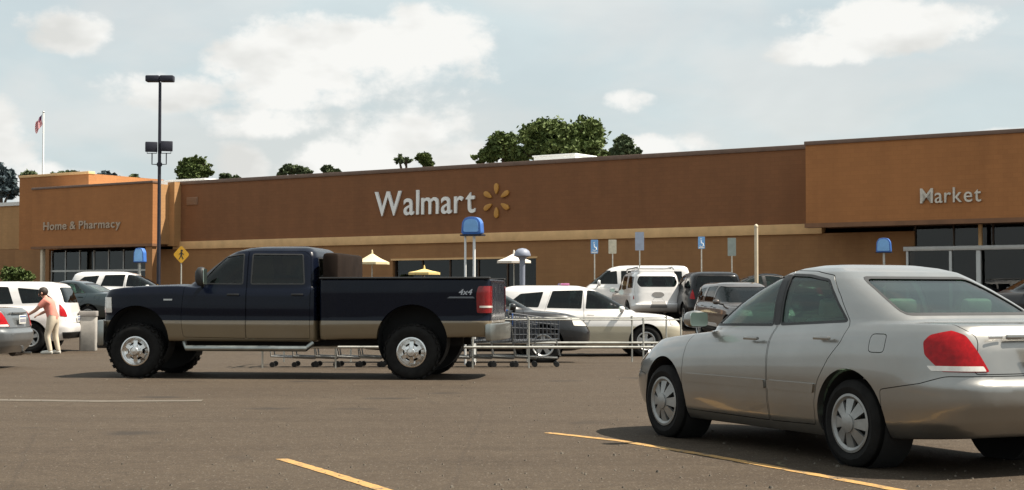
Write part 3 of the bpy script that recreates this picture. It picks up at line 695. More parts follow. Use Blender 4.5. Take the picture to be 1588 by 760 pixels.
# ------------------------------------------------------------------ lifted pickup
navy = paint('navy_paint', (.0035, .0055, .013), .0, .28, .02, .2, .12); tanp = paint('tan_lower_paint', (.178, .135, .081), .2, .42, .22)
TR_F = dict(zb=[(-1.2, .57), (2.4, .57), (2.95, .66)], zt=[(-1.2, 1.43), (1.2, 1.44), (1.5, 1.475), (2.1, 1.46), (2.5, 1.44), (2.74, 1.41), (2.95, 1.33)],
    front=[(0, 2.74), (.3, 2.80), (.88, 2.80), (1, 2.75)], rear=[(0, -.68), (1, -.68)], side=[(0, .94), (.07, .985), (.35, 1.016), (.385, 1.014), (.41, .986), (.62, 1.0), (.88, .985), (1, .945)], nf=9, nr=22, crown=.035)
TR_B = dict(x0=-2.06, zb=[(-3.5, .66), (-.6, .60)], zt=[(-3.5, 1.545), (-.6, 1.545)], front=[(0, 1.33), (1, 1.33)], rear=[(0, -1.34), (1, -1.34)],
    side=[(0, .955), (.07, .985), (.25, 1.016), (.28, 1.014), (.31, .988), (.8, 1.0), (1, .985)], nf=24, nr=18, crown=.01)
TR_G = [(1.30, 1.62, -.68, .95), (1.43, 1.48, -.68, .94), (1.56, 1.30, -.675, .915), (1.75, 1.06, -.66, .87), (1.90, .86, -.64, .83), (1.975, .72, -.61, .79), (2.03, .52, -.54, .70), (2.055, .32, -.44, .56), (2.065, .15, -.3, .3)]
truck = dict(lower=[TR_F, TR_B], green=TR_G, gn=5.5, gnb=12, cabin=(-.60, 1.35, .72), arches=[(2.19, .60, .53), (-2.19, .60, .55)], arch_in=.58, two_tone=.90, seals=True,
    cuts=[boxm((-3.32, -.84, 1.19), (-.80, .84, 2.4)), boxm((-.725, -1.5, .2), (-.68, 1.5, 2.4))],
    windows=[dict(axis='y', poly=[(1.20, 1.47), (.98, 1.74), (.82, 1.90), (.55, 1.94), (.49, 1.94), (.48, 1.46)], glass='glass'),
             dict(axis='y', poly=[(.36, 1.46), (.36, 1.94), (-.45, 1.93), (-.50, 1.46)]),
             dict(axis='x', name='windshield', poly=[(-.80, 1.50), (.80, 1.50), (.69, 1.92), (-.69, 1.92)], range=(.55, 2.0), r=.06),
             dict(axis='x', name='rear_window', poly=[(-.68, 1.52), (.68, 1.52), (.64, 1.88), (-.64, 1.88)], range=(-.8, -.5), r=.05)],
    panels=[dict(name='door', axis='y', poly=[(1.42, .64), (1.46, .95), (1.42, 1.44), (1.04, 1.78), (.86, 1.945), (.55, 1.985), (.425, 1.985), (.42, .62)]),
            dict(name='door', axis='y', poly=[(.415, .62), (.42, 1.985), (-.48, 1.975), (-.57, 1.9), (-.60, 1.44), (-.60, .62)]),
            dict(name='hood', axis='z', poly=[(1.56, .80), (1.56, -.80), (2.4, -.80), (2.7, -.7), (2.7, .7), (2.4, .80)], range=(1.25, 1.6)),
            dict(name='tailgate', axis='x', poly=[(-.76, .86), (.76, .86), (.76, 1.62), (-.76, 1.62)], range=(-3.6, -3.30))],
    skins=[dict(name='tail_light', mirror=True, mat=pmat('dark_red_lens', (.20, .008, .010), .2, 0, .3, var=.2, vscale=20), out=.012, r=.03, prisms=[('x', [(.80, 1.02), (1.2, 1.02), (1.2, 1.43), (.80, 1.43)], (-3.7, -3.0)), ('y', [(-3.7, 1.02), (-3.7, 1.43), (-3.22, 1.43), (-3.19, 1.3), (-3.20, 1.02)], (0, 1.2))]),
           dict(name='reverse_light', mirror=True, mat=clearl, out=.016, r=.01, prisms=[('x', [(.80, 1.10), (1.2, 1.10), (1.2, 1.13), (.80, 1.13)], (-3.7, -3.0)), ('y', [(-3.7, 1.02), (-3.7, 1.43), (-3.24, 1.43), (-3.24, 1.02)], (0, 1.2))]),
           dict(name='headlight', mirror=True, mat=clearl, out=.008, prisms=[('x', [(.62, 1.02), (1.1, 1.02), (1.1, 1.26), (.62, 1.26)], (2.2, 3.2)), ('y', [(3.2, .9), (3.2, 1.3), (2.62, 1.27), (2.60, 1.02)], (0, 1.2))]),
           dict(name='grille', mat=chrome, out=.01, prisms=[('x', [(-.58, .98), (.58, .98), (.58, 1.30), (-.58, 1.30)], (2.2, 3.2))]),
           dict(name='fender_badge', mirror=True, mat=rim_m, out=.006, r=.005, prisms=[('y', [(1.60, 1.21), (1.74, 1.21), (1.74, 1.235), (1.60, 1.235)], (.3, 1.2))])],
    axles=(2.19, -2.19), track=.865, wheel=(.42, .30, .225), wheel_style='forged', grooves=26, handles=[(.62, 1.30), (-.40, 1.30)], handle_y=lambda x, z: .992, mirror=(1.10, 1.14, 1.58, .15, .20, .30), rows=[.35, -.42], seat_z=.98, dash=1.12)
TA = R(7); fw = Vector((-math.cos(TA), math.sin(TA), 0)); lf = Vector((-fw.y, fw.x, 0))
org = Vector((-1.52, 23.8, 0))-lf*.865+fw*2.19
TRP = dict(paint=navy, lower=tanp, glass=gl_dark, handle=blackp, mirror=blackp, rim=chrome)
trk = build_vehicle('pickup_truck', truck, TRP, org, math.atan2(fw.y, fw.x), 'lifted navy crew cab pickup with tan lower body crossing the lot', 'pickup truck', voxel=.021, smooth_it=4, psides=(1,))
# bumpers, step bars, bed details
def bumper(root, x, z0, z1, hw, sgn, mat, name, depth=.2):
    P = []
    for i in range(13):
        t = -1+2*i/12; P.append((x+sgn*depth*(1-abs(t)**3*1.0)*.5, t*hw))
    poly = P+[(a-sgn*.10, b) for a, b in reversed(P)]
    return MB().prism(poly, 'z', z0, z1).build(name, mat, root, .025)
dchrome = pmat('dull_chrome', (.30, .31, .29), .32, .9, var=.2, vscale=5)
bumper(trk, 2.80, .50, .90, 1.0, 1, dchrome, 'front_bumper', .36); MB().box2((2.68, -.9, .46), (2.86, .9, .56)).build('air_dam', blackp, trk, .02)
bumper(trk, -3.42, .60, .86, .99, -1, dchrome, 'rear_bumper', .26)
for sd in (1, -1):
    MB().tube([(1.42, sd*.92, .55), (1.36, sd*1.02, .47), (-.55, sd*1.02, .47), (-.62, sd*.92, .55)], .045, 12).build('step_bar', dchrome, trk, smooth=50)
    m = MB()
    for r_, zc, xc, w_ in ((.55, .60, -2.19, .04), (.53, .60, 2.19, .04)):
        pass
    MB().box2((-3.39, sd*.80, 1.54), (-.74, sd*1.0, 1.57)).build('bed_rail_cap', blackp, trk, .012)
b = MB().box2((-2.9, -.45, .50), (2.5, -.35, .66)); b.box2((-2.9, .35, .50), (2.5, .45, .66)); b.tube([(-2.19, -.85, .42), (-2.19, .85, .42)], .06, 10); b.tube([(2.19, -.85, .42), (2.19, .85, .42)], .06, 10); b.lathe([(0, -.16), (.12, -.14), (.17, 0), (.12, .14), (0, .16)], 'y', 16, (-2.19, 0, .42)); b.box2((-.5, -.3, .48), (1.9, .3, .75)); b.build('chassis', shutter, trk, smooth=40, weld=False)
MB().box2((-1.02, -.88, 1.20), (-.76, .88, 1.95)).build('bed_box', pmat('brown_steel', (.018, .012, .009), .8, .0, var=.25, vscale=3, spec=.08), trk, .06)
dec = pmat('decal_silver', (.42, .44, .48), .4, .3)
cu, a_ = glyph_mesh('4x4', .12, .002, .002); a_ = a_.copy(); a_[:, 0] += a_[:, 1]*.25; a_[:, 0] -= a_[:, 0].min()
bb = np.stack([-2.92-a_[:, 0]*1.15*1.0, np.full(len(a_), 1.008)+a_[:, 2], 1.30+a_[:, 1]], 1); cu.vertices.foreach_set('co', bb.astype(np.float32).ravel()); cu.update(); cu.flip_normals(); dl = link('bed_decal', cu, dec, trk)
MB().prism([(-2.78, 1.27), (-3.14, 1.27), (-3.17, 1.245), (-2.74, 1.245)], 'y', 1.004, 1.009).build('bed_decal_underline', pmat('decal_grey', (.12, .13, .15), .5), trk)

# ------------------------------------------------------------------ other vehicles
def recolour(root, old, new):
    for c in root.children_recursive:
        if c.type == 'MESH':
            for i, sl in enumerate(c.material_slots):
                if sl.material in old: sl.link = 'OBJECT'; sl.material = new
def again(src, px, y, rz, label, cat, group=None, paintmat=None, scale=1, olds=(), name=None, zoff=0):
    c = copy_tree(src); c.name = name or src.name; p = on_ground(px, y); c.location = p+Vector((0, 0, zoff)); c.rotation_euler = (0, 0, rz); c.scale = (scale,)*3
    c['label'] = label; c['category'] = cat
    if 'group' in c: del c['group']
    if group: c['group'] = group
    if paintmat: recolour(c, olds, paintmat)
    return c
GL = 'cars parked in front of the store'
whitep = paint('white_paint', (.74, .72, .70), .0, .32, .10); creamp = paint('cream_paint', (.46, .42, .32), .1, .4, .15)
SUV_L = dict(zb=[(-2.5, .38), (-2.1, .28), (-1, .24), (1, .24), (2.1, .26), (2.5, .34)], zt=[(-2.5, 1.10), (-2.2, 1.17), (-1, 1.16), (.6, 1.12), (1.2, 1.09), (1.9, 1.05), (2.2, .98), (2.5, .82)],
    front=[(0, 2.32), (.2, 2.42), (.6, 2.44), (.85, 2.36), (1, 2.2)], rear=[(0, -2.30), (.2, -2.42), (.4, -2.43), (.5, -2.38), (1, -2.30)], side=[(0, .88), (.1, .95), (.4, .985), (.65, .99), (.9, .955), (1, .90)], nf=5, nr=6.5, crown=.04)
SUV_G = [(.98, 1.42, -2.32, .895), (1.12, 1.20, -2.30, .89), (1.3, .88, -2.25, .86), (1.5, .52, -2.17, .805), (1.62, .27, -2.10, .76), (1.69, .06, -2.0, .69), (1.735, -.15, -1.82, .56), (1.75, -.4, -1.5, .3)]
suv = dict(lower=[SUV_L], green=SUV_G, gn=4.6, gnb=6, cabin=(-2.1, 1.1, .40), arches=[(1.43, .38, .43), (-1.43, .38, .43)], arch_in=.58, two_tone=.74, seals=False,
    windows=[dict(axis='y', poly=[(.93, 1.16), (.44, 1.53), (.2, 1.61), (-.0, 1.63), (-.06, 1.17)]), dict(axis='y', poly=[(-.16, 1.17), (-.10, 1.63), (-.86, 1.61), (-1.02, 1.19)]),
             dict(axis='y', poly=[(-1.22, 1.20), (-1.08, 1.59), (-1.65, 1.54), (-1.94, 1.32), (-1.97, 1.23)]),
             dict(axis='x', name='windshield', poly=[(-.78, 1.14), (.78, 1.14), (.66, 1.60), (-.66, 1.60)], range=(.1, 2.0), r=.06), dict(axis='x', name='rear_window', poly=[(-.70, 1.22), (.70, 1.22), (.62, 1.60), (-.62, 1.60)], range=(-2.7, -1.85), r=.06)],
    panels=[dict(name='door', axis='y', poly=[(1.05, .34), (1.08, .7), (1.03, 1.12), (.46, 1.57), (.2, 1.66), (-.09, 1.67), (-.11, .33)]), dict(name='door', axis='y', poly=[(-.12, .33), (-.10, 1.67), (-.88, 1.65), (-1.06, 1.15), (-1.08, .86), (-.95, .6), (-.93, .34)]),
            dict(name='tailgate', axis='x', poly=[(-.80, .72), (.80, .72), (.82, 1.1), (.66, 1.66), (-.66, 1.66), (-.82, 1.1)], range=(-2.8, -2.0))],
    skins=[dict(name='tail_light', mirror=True, mat=redl, out=.01, prisms=[('x', [(.74, .88), (1.1, .88), (1.1, 1.18), (.78, 1.18)], (-2.7, -1.5)), ('y', [(-2.7, .8), (-2.7, 1.25), (-2.1, 1.2), (-2.14, .9)], (0, 1.3))]),
           dict(name='headlight', mirror=True, mat=clearl, out=.008, prisms=[('x', [(.5, .76), (1.1, .78), (1.1, .97), (.5, .92)], (1.5, 2.8)), ('y', [(2.8, .6), (2.8, 1.0), (2.0, .98), (2.06, .78)], (0, 1.3))]),
           dict(name='grille', mat=blackp, out=.008, prisms=[('x', [(-.46, .62), (.46, .62), (.46, .92), (-.46, .92)], (1.8, 2.8))]),
           dict(name='bumper_trim', mat=blackp, out=.008, prisms=[('x', [(-.9, .34), (.9, .34), (.9, .50), (-.9, .50)], (-2.8, -2.2))])],
    axles=(1.43, -1.43), track=.84, wheel=(.375, .24, .225), wheel_style='star', handles=[(.05, 1.02), (-.86, 1.05)], handle_y=lambda x, z: .985, mirror=(.82, 1.08, 1.16, .13, .2, .15), rows=[.1, -.75], seat_z=.62, dash=.85)
sv = build_vehicle('white_suv', suv, dict(paint=whitep, lower=creamp, glass=gl_dark), on_ground(905, 38.9), R(4), 'white sport utility vehicle with cream lower body behind the cart corral', 'suv', voxel=.03, smooth_it=5, psides=(-1,))
plate(sv, -2.40, 0, .82, -1); MB().box2((-.62, -.45, 1.745), (-.40, .0, 1.80)).build('roof_lamp', pmat('pink_lens', (.45, .12, .28), .3, 0, 1), sv, .02); MB().box2((-.62, .0, 1.745), (-.40, .45, 1.80)).build('roof_lamp', pmat('violet_lens', (.18, .14, .50), .3, 0, 1), sv, .02)
# boxy off-roader seen from behind
BX_L = dict(zb=[(-2.3, .50), (-1.9, .38), (0, .34), (1.9, .38), (2.3, .5)], zt=[(-2.4, 1.13), (-1, 1.13), (.8, 1.12), (1.2, 1.11), (2.0, 1.07), (2.3, .95)],
    front=[(0, 2.1), (.2, 2.2), (.8, 2.2), (1, 2.08)], rear=[(0, -2.12), (.1, -2.26), (.36, -2.30), (.40, -2.20), (1, -2.14)], side=[(0, .84), (.1, .90), (.45, .925), (.8, .92), (1, .875)], nf=6, nr=7, crown=.03)
BX_G = [(1.0, 1.32, -2.15, .875), (1.13, 1.16, -2.13, .87), (1.3, .95, -2.10, .845), (1.5, .70, -2.05, .805), (1.65, .48, -2.0, .77), (1.73, .3, -1.93, .72), (1.775, .1, -1.8, .62), (1.79, -.1, -1.6, .4)]
bx = dict(lower=[BX_L], green=BX_G, gn=5, gnb=7, cabin=(-1.98, 1.0, .5), arches=[(1.35, .40, .45), (-1.35, .40, .45)], arch_in=.55, seals=False, extra=[MB().prism([(-1.9, -.62), (-.75, -.66), (-.75, .66), (-1.9, .62)], 'z', 1.7, 1.86).mesh('hump')],
    windows=[dict(axis='y', poly=[(.88, 1.17), (.52, 1.60), (.0, 1.66), (-.02, 1.17)]), dict(axis='y', poly=[(-.12, 1.17), (-.1, 1.66), (-.85, 1.66), (-.95, 1.2)]), dict(axis='y', poly=[(-1.12, 1.24), (-1.04, 1.66), (-1.8, 1.62), (-1.86, 1.24)]),
             dict(axis='x', name='windshield', poly=[(-.76, 1.18), (.76, 1.18), (.68, 1.66), (-.68, 1.66)], range=(.3, 1.9), r=.06), dict(axis='x', name='rear_window', poly=[(-.60, 1.27), (-.70, 1.42), (-.62, 1.64), (.62, 1.64), (.70, 1.42), (.60, 1.27)], range=(-2.6, -1.75), r=.06)],
    panels=[dict(name='tailgate', axis='x', poly=[(-.76, .74), (-.24, .74), (-.12, .90), (.12, .90), (.24, .74), (.76, .74), (.78, 1.2), (.68, 1.72), (-.68, 1.72), (-.78, 1.2)], range=(-2.7, -1.85))],
    skins=[dict(name='tail_light', mirror=True, mat=redl, out=.01, prisms=[('x', [(.80, .86), (1.1, .86), (1.1, 1.22), (.83, 1.22)], (-2.7, -1.5)), ('y', [(-2.7, .8), (-2.7, 1.3), (-2.0, 1.25), (-2.0, .86)], (0, 1.3))]),
           dict(name='headlight', mirror=True, mat=clearl, out=.008, prisms=[('x', [(.5, .76), (1.1, .78), (1.1, .97), (.5, .95)], (1.5, 2.8))]),
           dict(name='emblem_recess', mat=pmat('grey_plastic', (.22, .21, .20), .6), out=.008, r=.06, prisms=[('x', [(-.24, 1.0), (-.10, .92), (.10, .92), (.24, 1.0), (.14, 1.10), (-.14, 1.10)], (-2.7, -1.9))]),
           dict(name='bumper_step', mat=pmat('grey_plastic', (.22, .21, .20), .6), out=.012, prisms=[('x', [(-.30, .56), (.30, .56), (.22, .78), (-.22, .78)], (-2.7, -2.1))])],
    axles=(1.35, -1.35), track=.80, wheel=(.385, .25, .21), wheel_style='star', mirror=(.78, 1.02, 1.18, .13, .2, .16), rows=[.1, -.7], seat_z=.68, dash=.82, handles=[], handle_y=lambda x, z: .9)
bxr = build_vehicle('boxy_suv', bx, dict(paint=whitep, glass=gl_dark), on_ground(1000, 54.5), R(90+7), 'boxy white off-road wagon with roof rack, seen from behind', 'suv', voxel=.032, smooth_it=4, psides=())
b = MB()
for y_ in (-.6, .6): b.tube([(.2, y_, 1.80), (.1, y_, 1.90), (-1.7, y_, 1.95), (-1.85, y_, 1.88)], .03, 8)
for x_ in (0, -.5, -1.0, -1.5): b.tube([(x_, -.6, 1.91), (x_, .6, 1.91)], .022, 6)
b.build('roof_rack', pmat('rack_grey', (.4, .4, .4), .5, .4), bxr, smooth=50)
# full-size passenger van
VN_L = dict(zb=[(-2.7, .42), (-2.3, .33), (2.1, .33), (2.6, .42)], zt=[(-2.7, 1.22), (1.2, 1.22), (1.6, 1.18), (2.2, 1.10), (2.6, .95)], front=[(0, 2.45), (.2, 2.52), (.8, 2.5), (1, 2.4)], rear=[(0, -2.5), (.1, -2.6), (.3, -2.6), (.35, -2.52), (1, -2.5)],
    side=[(0, .90), (.1, .98), (.5, 1.0), (.9, .98), (1, .95)], nf=6, nr=12, crown=.03)
VN_G = [(1.1, 1.85, -2.5, .95), (1.22, 1.70, -2.5, .945), (1.5, 1.40, -2.47, .91), (1.8, 1.02, -2.42, .86), (1.95, .78, -2.36, .81), (2.02, .5, -2.25, .70), (2.05, .2, -2.0, .5)]
vn = dict(lower=[VN_L], green=VN_G, gn=5, gnb=12, cabin=(-2.3, 1.5, .5), arches=[(1.65, .40, .45), (-1.65, .40, .45)], arch_in=.58, seals=False,
    windows=[dict(axis='y', poly=[(1.42, 1.28), (.98, 1.76), (.55, 1.82), (.52, 1.28)]), dict(axis='y', poly=[(.38, 1.34), (.38, 1.82), (-.72, 1.82), (-.72, 1.34)]), dict(axis='y', poly=[(-.86, 1.34), (-.86, 1.82), (-2.1, 1.80), (-2.12, 1.34)]),
             dict(axis='x', name='windshield', poly=[(-.84, 1.28), (.84, 1.28), (.74, 1.84), (-.74, 1.84)], range=(.7, 2.4), r=.06), dict(axis='x', name='rear_window', poly=[(-.78, 1.34), (.78, 1.34), (.70, 1.80), (-.70, 1.80)], range=(-2.9, -2.2), r=.06)],
    skins=[dict(name='tail_light', mirror=True, mat=redl, out=.01, prisms=[('x', [(.82, .75), (1.1, .75), (1.1, 1.2), (.84, 1.2)], (-2.9, -2.3))]), dict(name='headlight', mirror=True, mat=clearl, out=.008, prisms=[('x', [(.55, .74), (1.1, .76), (1.1, 1.0), (.55, .98)], (1.9, 2.9))]), dict(name='grille', mat=blackp, out=.008, prisms=[('x', [(-.5, .66), (.5, .66), (.5, .98), (-.5, .98)], (1.9, 2.9))])],
    axles=(1.65, -1.65), track=.84, wheel=(.37, .24, .21), wheel_style='star', mirror=(1.3, 1.08, 1.32, .13, .2, .26), rows=[.7, -.3], seat_z=.72, dash=1.35, handles=[], handle_y=lambda x, z: .9)
van = build_vehicle('passenger_van', vn, dict(paint=whitep, glass=gl_dark), on_ground(975, 64), R(180), 'tall white passenger van behind the boxy wagon', 'van', voxel=.036, smooth_it=4, psides=())
darkg = paint('charcoal_paint', (.020, .021, .023), .2, .32, .08, .4, .3); blackc = paint('black_paint', (.006, .006, .007), .0, .3, .06, .3, .2); teal = paint('dark_teal_paint', (.020, .034, .038), .4, .32, .1); greyc = paint('grey_paint', (.16, .17, .175), .5, .36, .12); taupe = paint('brown_grey_paint', (.085, .070, .062), .5, .36, .12)
silverold = (silver,)
again(sv, 732, 32.3, R(2), 'dark grey sport utility vehicle facing right between the truck tail and the white suv', 'suv', None, darkg, 1, (creamp, whitep), 'dark_suv')
again(sed, -172, 27.9, R(176), 'grey sedan at the left edge, its rear end beside the bending person', 'sedan', None, greyc, 1, silverold, 'grey_sedan')
again(sed, 95, 54, R(172), 'dark teal sedan behind the concrete bin', 'sedan', None, teal, 1, silverold, 'dark_sedan')
again(sv, -28, 41.0, R(183), 'white sport utility vehicle behind the bending person', 'suv', None, whitep, 1.06, (creamp, MATS['pink_lens'], MATS['violet_lens']), 'white_suv')
again(sv, 205, 60, R(2), 'white sport utility vehicle over the truck hood, by the left entrance', 'suv', None, whitep, 1, (creamp, MATS['pink_lens'], MATS['violet_lens']), 'white_suv')
again(sv, 1092, 53, R(94), 'black sport utility vehicle seen from behind, right of the boxy wagon', 'suv', None, blackc, 1.05, (creamp, whitep, MATS['pink_lens'], MATS['violet_lens']), 'black_suv')
again(sv, 1152, 46, R(-80), 'brown grey sport utility vehicle facing the camera behind the sedan mirror', 'suv', None, taupe, 1, (creamp, whitep, MATS['pink_lens'], MATS['violet_lens']), 'dark_suv')
again(sed, 1165, 60, R(185), 'black sedan behind the tan post', 'sedan', None, blackc, 1.1, silverold, 'dark_sedan')
again(sv, 1622, 52, R(178), 'dark grey sport utility vehicle beyond the roof of the silver sedan', 'suv', None, darkg, 1.12, (creamp, whitep), 'dark_suv')
for c in list(bpy.data.objects):                     # roof lamps exist on the one vehicle only
    if c.name.startswith('roof_lamp') and c.parent is not sv: bpy.data.objects.remove(c)

# ------------------------------------------------------------------ street furniture
bronze = pmat('dark_bronze', (.022, .022, .034), .5, .3, var=.2, vscale=4); concrete = pmat('concrete', (.34, .32, .29), .9, var=.18, vscale=4, bump=.4, bscale=40); galv = pmat('galvanised', (.50, .49, .44), .45, .5, var=.2, vscale=6)
tanpost = pmat('tan_post_paint', (.60, .50, .36), .55, var=.1, vscale=3); bluep = pmat('blue_panel', (.045, .15, .46), .4, 0, .4, var=.12, vscale=3); bluel = pmat('light_blue_panel', (.20, .44, .80), .4, 0, .4, var=.12, vscale=5)
# tall lamp post with two heads and two lower floodlights
p = on_ground(246, 65); L = empty('lamp_post', p, 0, 'tall dark parking lot lamp post with two heads and two floodlights lower down', 'lamp post')
top = 10.45-p.z
MB().lathe([(0, 0), (.32, 0), (.32, .82), (.26, .9), (0, .9)], 'z', 24).build('concrete_base', concrete, L, smooth=40)
MB().tube([(0, 0, .9), (0, 0, top-.15)], [.085, .062], 12).build('pole', bronze, L, smooth=60)
for sd in (-1, 1):
    h = MB().box((sd*.30, 0, top), (.58, .40, .27)).build('lamp_head', bronze, L, .05)
    MB().box((sd*.34, 0, top-.128), (.40, .30, .012)).build('lens', pmat('lamp_lens', (.4, .4, .38), .3), h)
    MB().box((sd*.06, 0, top), (.1, .08, .08)).build('arm', bronze, L)
    fz = 7.55-p.z; f_ = MB()
    f_.prism([(-.16, -.19), (.13, -.22), (.13, .22), (-.16, .19)], 'y', -.25, .25)
    rot = Matrix.Rotation(R(-75*1), 3, 'Z'); f_.v = [tuple(rot @ Vector(v)+Vector((sd*.32, -.12, fz+(.03 if sd > 0 else 0)))) for v in f_.v]
    fo = f_.build('floodlight', bronze, L, .03)
    MB().tube([(0, 0, fz-.72), (sd*.30, -.06, fz-.72), (sd*.30, -.06, fz-.24)], .025, 8).build('floodlight_bracket', bronze, L, smooth=60)
    MB().tube([(sd*.30-.2, -.10, fz), (sd*.30-.2, -.10, fz-.26), (sd*.30+.2, -.10, fz-.26), (sd*.30+.2, -.10, fz)], .018, 6).build('yoke', bronze, fo)
MB().lathe([(.09, fz-.8), (.11, fz-.78), (.11, fz-.66), (.09, fz-.64)], 'z', 16).build('collar', bronze, L)
# flag pole far behind the left end of the store
F0 = Vector(((65-794)/2400*150, 150, .5)); FP = empty('flagpole', F0, 0, 'white flagpole behind the left end of the store', 'flagpole')
MB().tube([(0, 0, 0), (0, 0, 18.6)], [.14, .08], 10).build('pole', pmat('white_pole', (.78, .78, .76), .4), FP, smooth=60); MB().lathe([(0, -.12), (.09, -.08), (.12, 0), (.09, .08), (0, .12)], 'z', 12, (0, 0, 18.72)).build('finial', chrome, FP, smooth=60)
def flag_mat():
    m = bpy.data.materials.new('striped_cloth'); m.use_nodes = True; t = NT(m.node_tree); b = t.n['Principled BSDF']
    uv = t.node('ShaderNodeAttribute', attribute_name='st').outputs['Vector']; sp = t.node('ShaderNodeSeparateXYZ'); t.put(sp.inputs[0], uv)
    st = t.math('GREATER_THAN', t.math('FRACT', t.math('MULTIPLY', sp.outputs[1], 6.5)), .5)
    c = t.mix(st, (.55, .02, .04, 1), (.72, .66, .66, 1))
    cant = t.math('MULTIPLY', t.math('LESS_THAN', sp.outputs[0], .4), t.math('GREATER_THAN', sp.outputs[1], .54))
    t.l.new(t.mix(cant, c, (.10, .03, .09, 1)), b.inputs['Base Color']); b.inputs['Roughness'].default_value = .85; return m
NU, NV = 22, 14; V = []; ST_ = []
for i in range(NU):
    for j in range(NV):
        u, v = i/(NU-1), j/(NV-1); fold = math.sin(u*9+v*1.2)*.16*u**.5
        V.append((-.08-u*.62-.10*math.sin(v*3), fold, -1.0*(1-v)-u*(.95+.12*math.sin(v*5)))); ST_.append((u, v, 0))
fm = bpy.data.meshes.new('flag'); fm.from_pydata(V, [], [(i*NV+j, (i+1)*NV+j, (i+1)*NV+j+1, i*NV+j+1) for i in range(NU-1) for j in range(NV-1)])
at_ = fm.attributes.new('st', 'FLOAT_VECTOR', 'POINT'); at_.data.foreach_set('vector', np.array(ST_, np.float32).ravel())
bmf = bmesh.new(); bmf.from_mesh(fm); bmesh.ops.solidify(bmf, geom=bmf.faces[:], thickness=.012); bmf.to_mesh(fm); bmf.free()
fl = link('flag', fm, flag_mat(), None, 60); fl.location = F0+Vector((0, 0, 18.55)); tag(fl, 'red and white flag hanging limp at the top of the white pole', 'flag')

# blue cart return signs
def blue_sign(px, y, ztop, w_, h_, rz, label, posts, postm=galv):
    g_ = on_ground(px, y); r_ = empty('cart_return_sign', g_, rz, label, 'sign', 'blue cart return signs'); z1 = ztop-g_.z; z0 = z1-h_
    pts = [(-w_/2, z0), (w_/2, z0), (w_/2*.92, z1-h_*.3), (w_*.30, z1-.02), (0, z1), (-w_*.30, z1-.02), (-w_/2*.92, z1-h_*.3)]
    bd = MB().prism(round_poly(pts, .05), 'y', -.10, .10).build('sign_box', bluep, r_, .012)
    MB().prism(round_poly(offset_poly(pts, .045), .04), 'y', -.112, -.099).build('sign_face', bluel, bd); MB().box((0, 0, z0-.015), (w_*1.08, .24, .03)).build('sign_base', bronze, bd)
    for x_, rr_ in posts: MB().tube([(x_, 0, 0), (x_, 0, z0)], rr_, 10).build('post', postm, r_, smooth=60)
blue_sign(733, 29.6, 2.80, .40, .34, R(-18), 'blue domed sign on two pale posts behind the truck bed', [(-.15, .022), (.03, .028)], pmat('white_pole', (.78, .78, .76), .4))
blue_sign(217, 62, 3.22, .52, .58, R(-26), 'blue sign by the left entrance above the white suv roof', [(0, .04)])
blue_sign(1371, 54, 3.32, .52, .50, R(-24), 'blue sign on a post left of the right entrance doors', [(0, .04)])
# yellow pedestrian sign
g_ = on_ground(281, 70); r_ = empty('warning_sign', g_, R(8), 'yellow diamond pedestrian warning sign beside the truck cab', 'sign'); zc = 3.17-g_.z
pl_ = MB().prism(round_poly([(0, zc-.42), (.37, zc), (0, zc+.42), (-.37, zc)], .10, 4), 'y', -.012, .012).build('plate', pmat('sign_yellow', (.62, .33, .02), .5, var=.08, vscale=5), r_)
fig = MB(); fig.lathe([(0, -.016), (.05, -.016), (.05, -.012), (0, -.012)], 'y', 14, (.02, 0, zc+.18))
for a, b_, w_ in (((.01, .12), (.0, -.03), .075), ((.0, -.03), (.09, -.2), .04), ((.0, -.03), (-.09, -.2), .04), ((.0, .1), (.11, .0), .03), ((.0, .1), (-.10, .01), .03)):
    d_ = Vector((b_[0]-a[0], b_[1]-a[1])); nn = Vector((-d_.y, d_.x)).normalized()*w_/2
    fig.prism([(a[0]+nn.x, zc+a[1]+nn.y), (b_[0]+nn.x, zc+b_[1]+nn.y), (b_[0]-nn.x, zc+b_[1]-nn.y), (a[0]-nn.x, zc+a[1]-nn.y)], 'y', -.017, -.0125)
fig.build('walking_figure', pmat('sign_black', (.03, .025, .02), .6), pl_); MB().tube([(0, .03, 0), (0, .03, zc+.3)], .03, 8).build('post', galv, r_, smooth=60)
